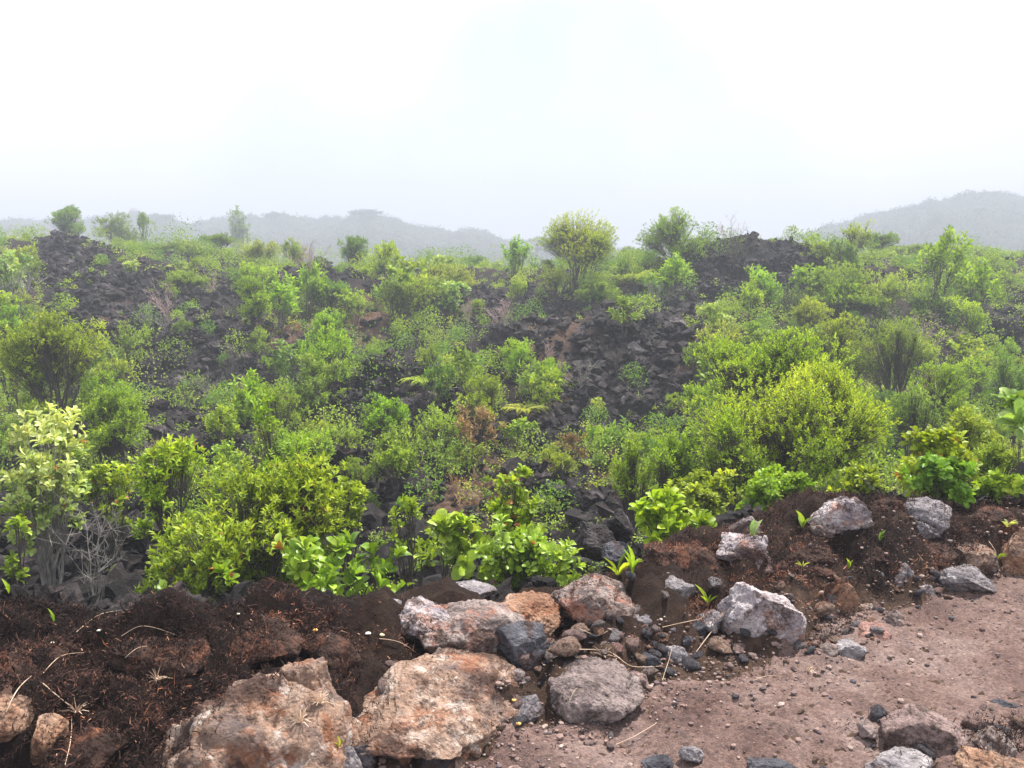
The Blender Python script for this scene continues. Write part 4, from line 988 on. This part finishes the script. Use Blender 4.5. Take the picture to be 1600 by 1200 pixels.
# ---- scattered small shrubs: prototypes copied with their parts
def proto_plant(mat, leafrel, nsh, per, kind='lite', wr=.42, seed=0, **kw):
    rr = np.random.default_rng(seed); T, C = plant_geo(rr, 1.0, 1.0, leafrel, nsh, kind, per, wr, **kw)
    return T.mesh('trunk', BARK, True), C.mesh('crown', LM[mat], kind != 'lite')
PR = []
for i, (nm, mat, lr, nsh, per, kd, wr, kw) in enumerate([
   ('rounded fresh green', 'fresh', .075, 420, 6, 'lite', .42, {}), ('rounded yellow green', 'yellow', .075, 420, 6, 'lite', .42, {}), ('rounded bluish green', 'blue', .09, 330, 6, 'lite', .42, {}),
   ('olive twiggy', 'olive', .06, 420, 6, 'lite', .4, dict(gap=.8)), ('pale leafy', 'pale', .12, 120, 7, 'obovate', .42, dict(open_=85)), ('open leafy green', 'fresh', .13, 70, 7, 'obovate', .45, dict(nl=5)),
   ('open bluish palmate', 'blue', .16, 45, 9, 'lance', .3, dict(nl=6, open_=95, ch=.6)), ('yellowish leafy', 'yellow', .11, 130, 7, 'lance', .36, {}), ('dry brown', 'dry', .09, 130, 6, 'lance', .2, dict(gap=.9)),
   ('slim green', 'fresh', .10, 160, 7, 'lance', .3, dict(nl=4))]):
    for s in range(3): PR.append((nm, proto_plant(mat, lr, nsh, per, kd, wr, seed=100 * i + s, **kw)))
rr = np.random.default_rng(77); cnt = 0; tries = 0
while cnt < 235 and tries < 20000:
    tries += 1
    px = rr.uniform(-20, 1620); py = 402 + 440 * rr.random() ** .85
    if py > 780 and (px < 240 or px > 650): continue
    bare_ = float(zones(np.array([px, px]), np.array([py, py - 30]), BARE).max()); br = float(zones(np.array([px]), np.array([py]), BROWN)[0])
    if rr.random() < bare_ * .97: continue
    g = hit(px, py)
    if g[1] < 5.5 or g[1] > 56: continue
    wpx = float(np.clip(rr.lognormal(math.log(50 if py < 600 else 62), .38), 26, 125))
    w = wpx / F * g[1]; h = w * rr.uniform(.75, 1.25)
    ki = rr.choice(10, p=np.array([.15, .13, .13, .11, .09, .09, .1, .12, .03, .05])) if br < .5 else 8 if rr.random() < .3 else 3
    nm, (tm, cm) = PR[ki * 3 + int(rr.integers(0, 3))]
    l, gn = used_label('shrub', px, py - wpx * .4, ('small ' if wpx < 42 else 'medium ' if wpx < 60 else 'large ') + nm)
    z = float(H(g[0], g[1])); ro = root('small_shrub', (g[0], g[1], z - .03), l, 'shrub', gn, rr.uniform(0, 6.28)); ro.scale = (w, w * rr.uniform(.85, 1.1), h)
    link('trunk', tm, ro); link('crown', cm, ro); cnt += 1

# ---- dead twiggy shrubs
def bare_mesh(seed):
    rr = np.random.default_rng(seed); T = Buf()
    for k in range(9):
        e = np.array([rr.normal() * .3, rr.normal() * .3, rr.uniform(.6, 1.0)]); t = np.linspace(0, 1, 8)[:, None]
        P = 2 * t * (1 - t) * np.array([e[0] * .3, e[1] * .3, .5]) + t * t * e; P[1:] += rr.normal(size=(7, 3)) * .03
        tube(T, P, .012 * np.linspace(1, .3, 8), 4); ix = rr.integers(2, 8, 9); A = P[ix]
        B_ = A + nrm(rr.normal(size=(9, 3)) * .8 + np.array([e[0], e[1], .8])) * rr.uniform(.12, .34, 9)[:, None]; sticks(T, A, B_, .006, .003)
        A2 = np.repeat(A * .4 + B_ * .6, 2, 0); sticks(T, A2, A2 + nrm(rr.normal(size=A2.shape) + np.array([0, 0, .6])) * .12, .004, .002)
    return T.mesh('dead_shrub', [BARKG, BARK, PINKB][seed % 3], True)
DS = [bare_mesh(k) for k in range(6)]; n_ = 0
while n_ < 42:
    px = rr.uniform(0, 1600); py = rr.uniform(420, 820)
    if py > 760 and px < 240: continue
    g = hit(px, py)
    if g[1] > 50 or g[1] < 5.5: continue
    w_ = rr.uniform(30, 70) / F * g[1]; l, gn = used_label('leafless dead shrub', px, py - 20, ['grey', 'brown', 'pinkish'][n_ % 3])
    o = link('dead_shrub', DS[(n_ % 3) + 3 * int(rr.random() < .5)], None, (g[0], g[1], float(H(g[0], g[1])) - .02)); o.scale = (w_, w_, w_ * rr.uniform(.8, 1.3)); o.rotation_euler = (0, 0, rr.uniform(0, 6.28))
    tag(o, l, 'dead shrub', gn); n_ += 1

# ---- undergrowth: low plants nobody could count
def undergrowth():
    rr = np.random.default_rng(91); M = 16000
    d = 5.0 * (58 / 5.0) ** rr.random(M) ** .85; u = rr.uniform(-.8, .8, M); x = u * (d + 1); y = d
    z = H(x, y); px, py = proj(x, y, z); bare_ = zones(px, py, BARE); t = y - np.interp(x, CX, CY)
    cl = noise2(x * .45, y * .45, 8)
    keep = (rr.random(M) < np.clip(.38 + .95 * cl, .04, 1) * (1 - .95 * bare_)) & (t > .5) & ~((px < 240) & (py > 790))
    x, y, z = x[keep], y[keep], z[keep]; br = zones(px[keep], py[keep], BROWN); n = len(x)
    bufs = {'fresh': Buf(), 'dry': Buf(), 'olive': Buf()}
    sp = np.where(rr.random(n) < br * .75, 1, np.where(rr.random(n) < .45, 2, 0))
    for key, si in (('fresh', 0), ('dry', 1), ('olive', 2)):
        ix = np.nonzero(sp == si)[0]; m = len(ix); K = 48 if si != 1 else 30; ci = np.repeat(ix, K); tot = len(ci)
        s = (rr.uniform(.10, .30, n) * (.75 + y / 45))[ci]
        o = rr.normal(size=(tot, 3)) * np.array([.25, .25, .30]) * s[:, None]; o[:, 2] = np.abs(o[:, 2]) + s * .25 * (si != 1)
        P = np.stack([x[ci], y[ci], z[ci]], 1) + o; a = rr.uniform(0, 6.28, tot)
        D = np.stack([np.cos(a), np.sin(a), rr.uniform(-.1, 1.0 if si != 1 else 2.5, tot)], 1)
        L = (.024 + .0012 * y[ci]) * rr.uniform(.7, 1.4, tot) * (1.0 if si != 1 else 2.2)
        tn = np.clip(.45 + .3 * rr.normal(size=n)[ci] + .12 * rr.normal(size=tot), 0, 1)
        leaves(bufs[key], P, D, np.array([0, 0, 1.]) + rr.normal(size=(tot, 3)) * .4, L, .5 if si != 1 else .08, 'lite', np.stack([tn, np.clip(.5 + .2 * rr.normal(size=tot), 0, 1), np.zeros(tot)], 1))
    for key, lab in (('fresh', 'low fresh green undergrowth over the lava'), ('olive', 'low olive undergrowth over the lava'), ('dry', 'dry brown grass and litter over the lava')):
        nm = 'undergrowth' if key != 'dry' else 'dry_grass'
        tag(link(nm, bufs[key].mesh(nm, LM[key])), lab, 'undergrowth' if key != 'dry' else 'grass', kind='stuff')
undergrowth()
def shrubbery():
    rr = np.random.default_rng(191); M = 3300
    y = 10 + 52 * rr.random(M) ** .9; u = rr.uniform(-.8, .8, M); x = u * (y + 1)
    z = H(x, y); px, py = proj(x, y, z); bare_ = zones(px, py, BARE); cl = noise2(x * .3, y * .3, 18)
    keep = rr.random(M) < np.clip(.6 + .6 * cl, .1, 1) * (1 - .98 * bare_); x, y, z = x[keep], y[keep], z[keep]; n = len(x)
    R = rr.lognormal(math.log(.36), .45, n) * (.7 + y / 150); K = 300; ci = np.repeat(np.arange(n), K); tot = n * K
    dr = nrm(rr.normal(size=(tot, 3)) + np.array([0, 0, .4])); q = rr.random(tot) ** .38
    P = np.stack([x, y, z + R * .75], 1)[ci] + dr * np.stack([R, R, R * rr.uniform(.8, 1.3, n)], 1)[ci] * q[:, None]
    bufs = {'fresh': Buf(), 'olive': Buf(), 'blue': Buf()}; sp = rr.integers(0, 3, n)[ci]
    for k, key in enumerate(bufs):
        m = sp == k; t = int(m.sum()); pt = rr.normal(size=n)[ci][m] * .14
        leaves(bufs[key], P[m], nrm(rr.normal(size=(t, 3)) + dr[m] * .6), dr[m] + rr.normal(size=(t, 3)) * .5, (.035 + .0014 * y[ci][m]) * rr.uniform(.6, 1.3, t), .5, 'lite',
               np.stack([np.clip(.45 + pt + .12 * rr.normal(size=t), 0, 1), np.clip(.5 + .2 * rr.normal(size=t), 0, 1), np.zeros(t)], 1))
        tag(link('shrubbery', bufs[key].mesh('shrubbery', LM[key])), 'dense low scrub merging over the far slopes', 'scrub', kind='stuff')
shrubbery()

# ---- far forest on the fogged ridges
def forest():
    rr = np.random.default_rng(15); b = Buf(); tot = 420000
    y = 150 + 290 * rr.random(tot) ** 1.2; px = rr.uniform(-250, 1850, tot); x = (px - 800) / F * y
    z = H(x, y); P = np.stack([x, y, z + rr.random(tot) ** 2 * .9], 1)
    tn = np.clip(.4 + .25 * noise2(x * .12, y * .12, 5) + .1 * rr.normal(size=tot), 0, 1)
    leaves(b, P, rr.normal(size=(tot, 3)) + np.array([0, 0, .3]), rr.normal(size=(tot, 3)) + np.array([0, -.6, .6]), .55 * rr.uniform(.5, 1.3, tot), .8, 'lite', np.stack([tn, rr.random(tot) * .6, np.zeros(tot)], 1))
    tag(link('forest', b.mesh('forest', LM['forest'])), 'far forest on the ridges fading in fog', 'forest', kind='stuff')
forest()

# ------------------------------------------------------------------ air
HB = dict(x=700, y0=-40, y1=760, z0=-30, z1=46)
def haze():
    v = [(sx * HB['x'], y, z) for z in (HB['z0'], HB['z1']) for y in (HB['y0'], HB['y1']) for sx in (-1, 1)]
    b = Buf(); m, nt, out = nodes('haze')
    pv = N(nt, 'ShaderNodeVolumePrincipled', {'Color': (.61, .635, .72, 1), 'Density': .0035, 'Anisotropy': .0})
    nt.links.new(pv.outputs[0], out.inputs['Volume'])
    b.add(v, [[0, 2, 3, 1], [4, 5, 7, 6], [0, 1, 5, 4], [2, 6, 7, 3], [0, 4, 6, 2], [1, 3, 7, 5]])
    tag(link('haze', b.mesh('haze', m)), 'thin cloud fog drifting over the slopes', 'haze', kind='stuff')
haze()

# ------------------------------------------------------------------ light
EL, AZ = math.radians(60), math.radians(38)     # azimuth from +Y towards +X
w = bpy.data.worlds.new('World'); SC.world = w; w.use_nodes = True; nt = w.node_tree; nt.nodes.clear()
sky = N(nt, 'ShaderNodeTexSky', sky_type='NISHITA', sun_disc=False, sun_elevation=EL, sun_rotation=AZ)
tcw = N(nt, 'ShaderNodeTexCoord').outputs['Generated']
cl = noisen(nt, tcw, 2.2, 5, .5)
cloud = mixc(nt, mapr(nt, cl, .35, .65), (4.7, 5.4, 6.3), (8.0, 8.1, 8.2))
col = mixc(nt, mapr(nt, cl, .3, .5, .80, .95), sky.outputs[0], cloud)
bg = N(nt, 'ShaderNodeBackground', {'Color': col, 'Strength': .1}); ow = nt.nodes.new('ShaderNodeOutputWorld'); nt.links.new(bg.outputs[0], ow.inputs['Surface'])
sun = bpy.data.lights.new('sun', 'SUN'); sun.energy = 5.0; sun.angle = math.radians(1.0); sun.color = (1, .95, .88)
so = link('sun', sun); dirv = Vector((math.sin(AZ) * math.cos(EL), math.cos(AZ) * math.cos(EL), math.sin(EL)))
so.rotation_euler = dirv.to_track_quat('Z', 'Y').to_euler()
SC.view_settings.view_transform = 'Standard'; SC.view_settings.look = 'None'; SC.view_settings.exposure = 1.03; SC.view_settings.gamma = 1
cy = SC.cycles
cy.max_bounces = 6; cy.diffuse_bounces = 3; cy.glossy_bounces = 2; cy.transmission_bounces = 4; cy.volume_bounces = 1; cy.transparent_max_bounces = 4
cy.use_denoising = True
try: cy.denoiser = 'OPENIMAGEDENOISE'
except Exception: pass
SC.render.engine = 'CYCLES'
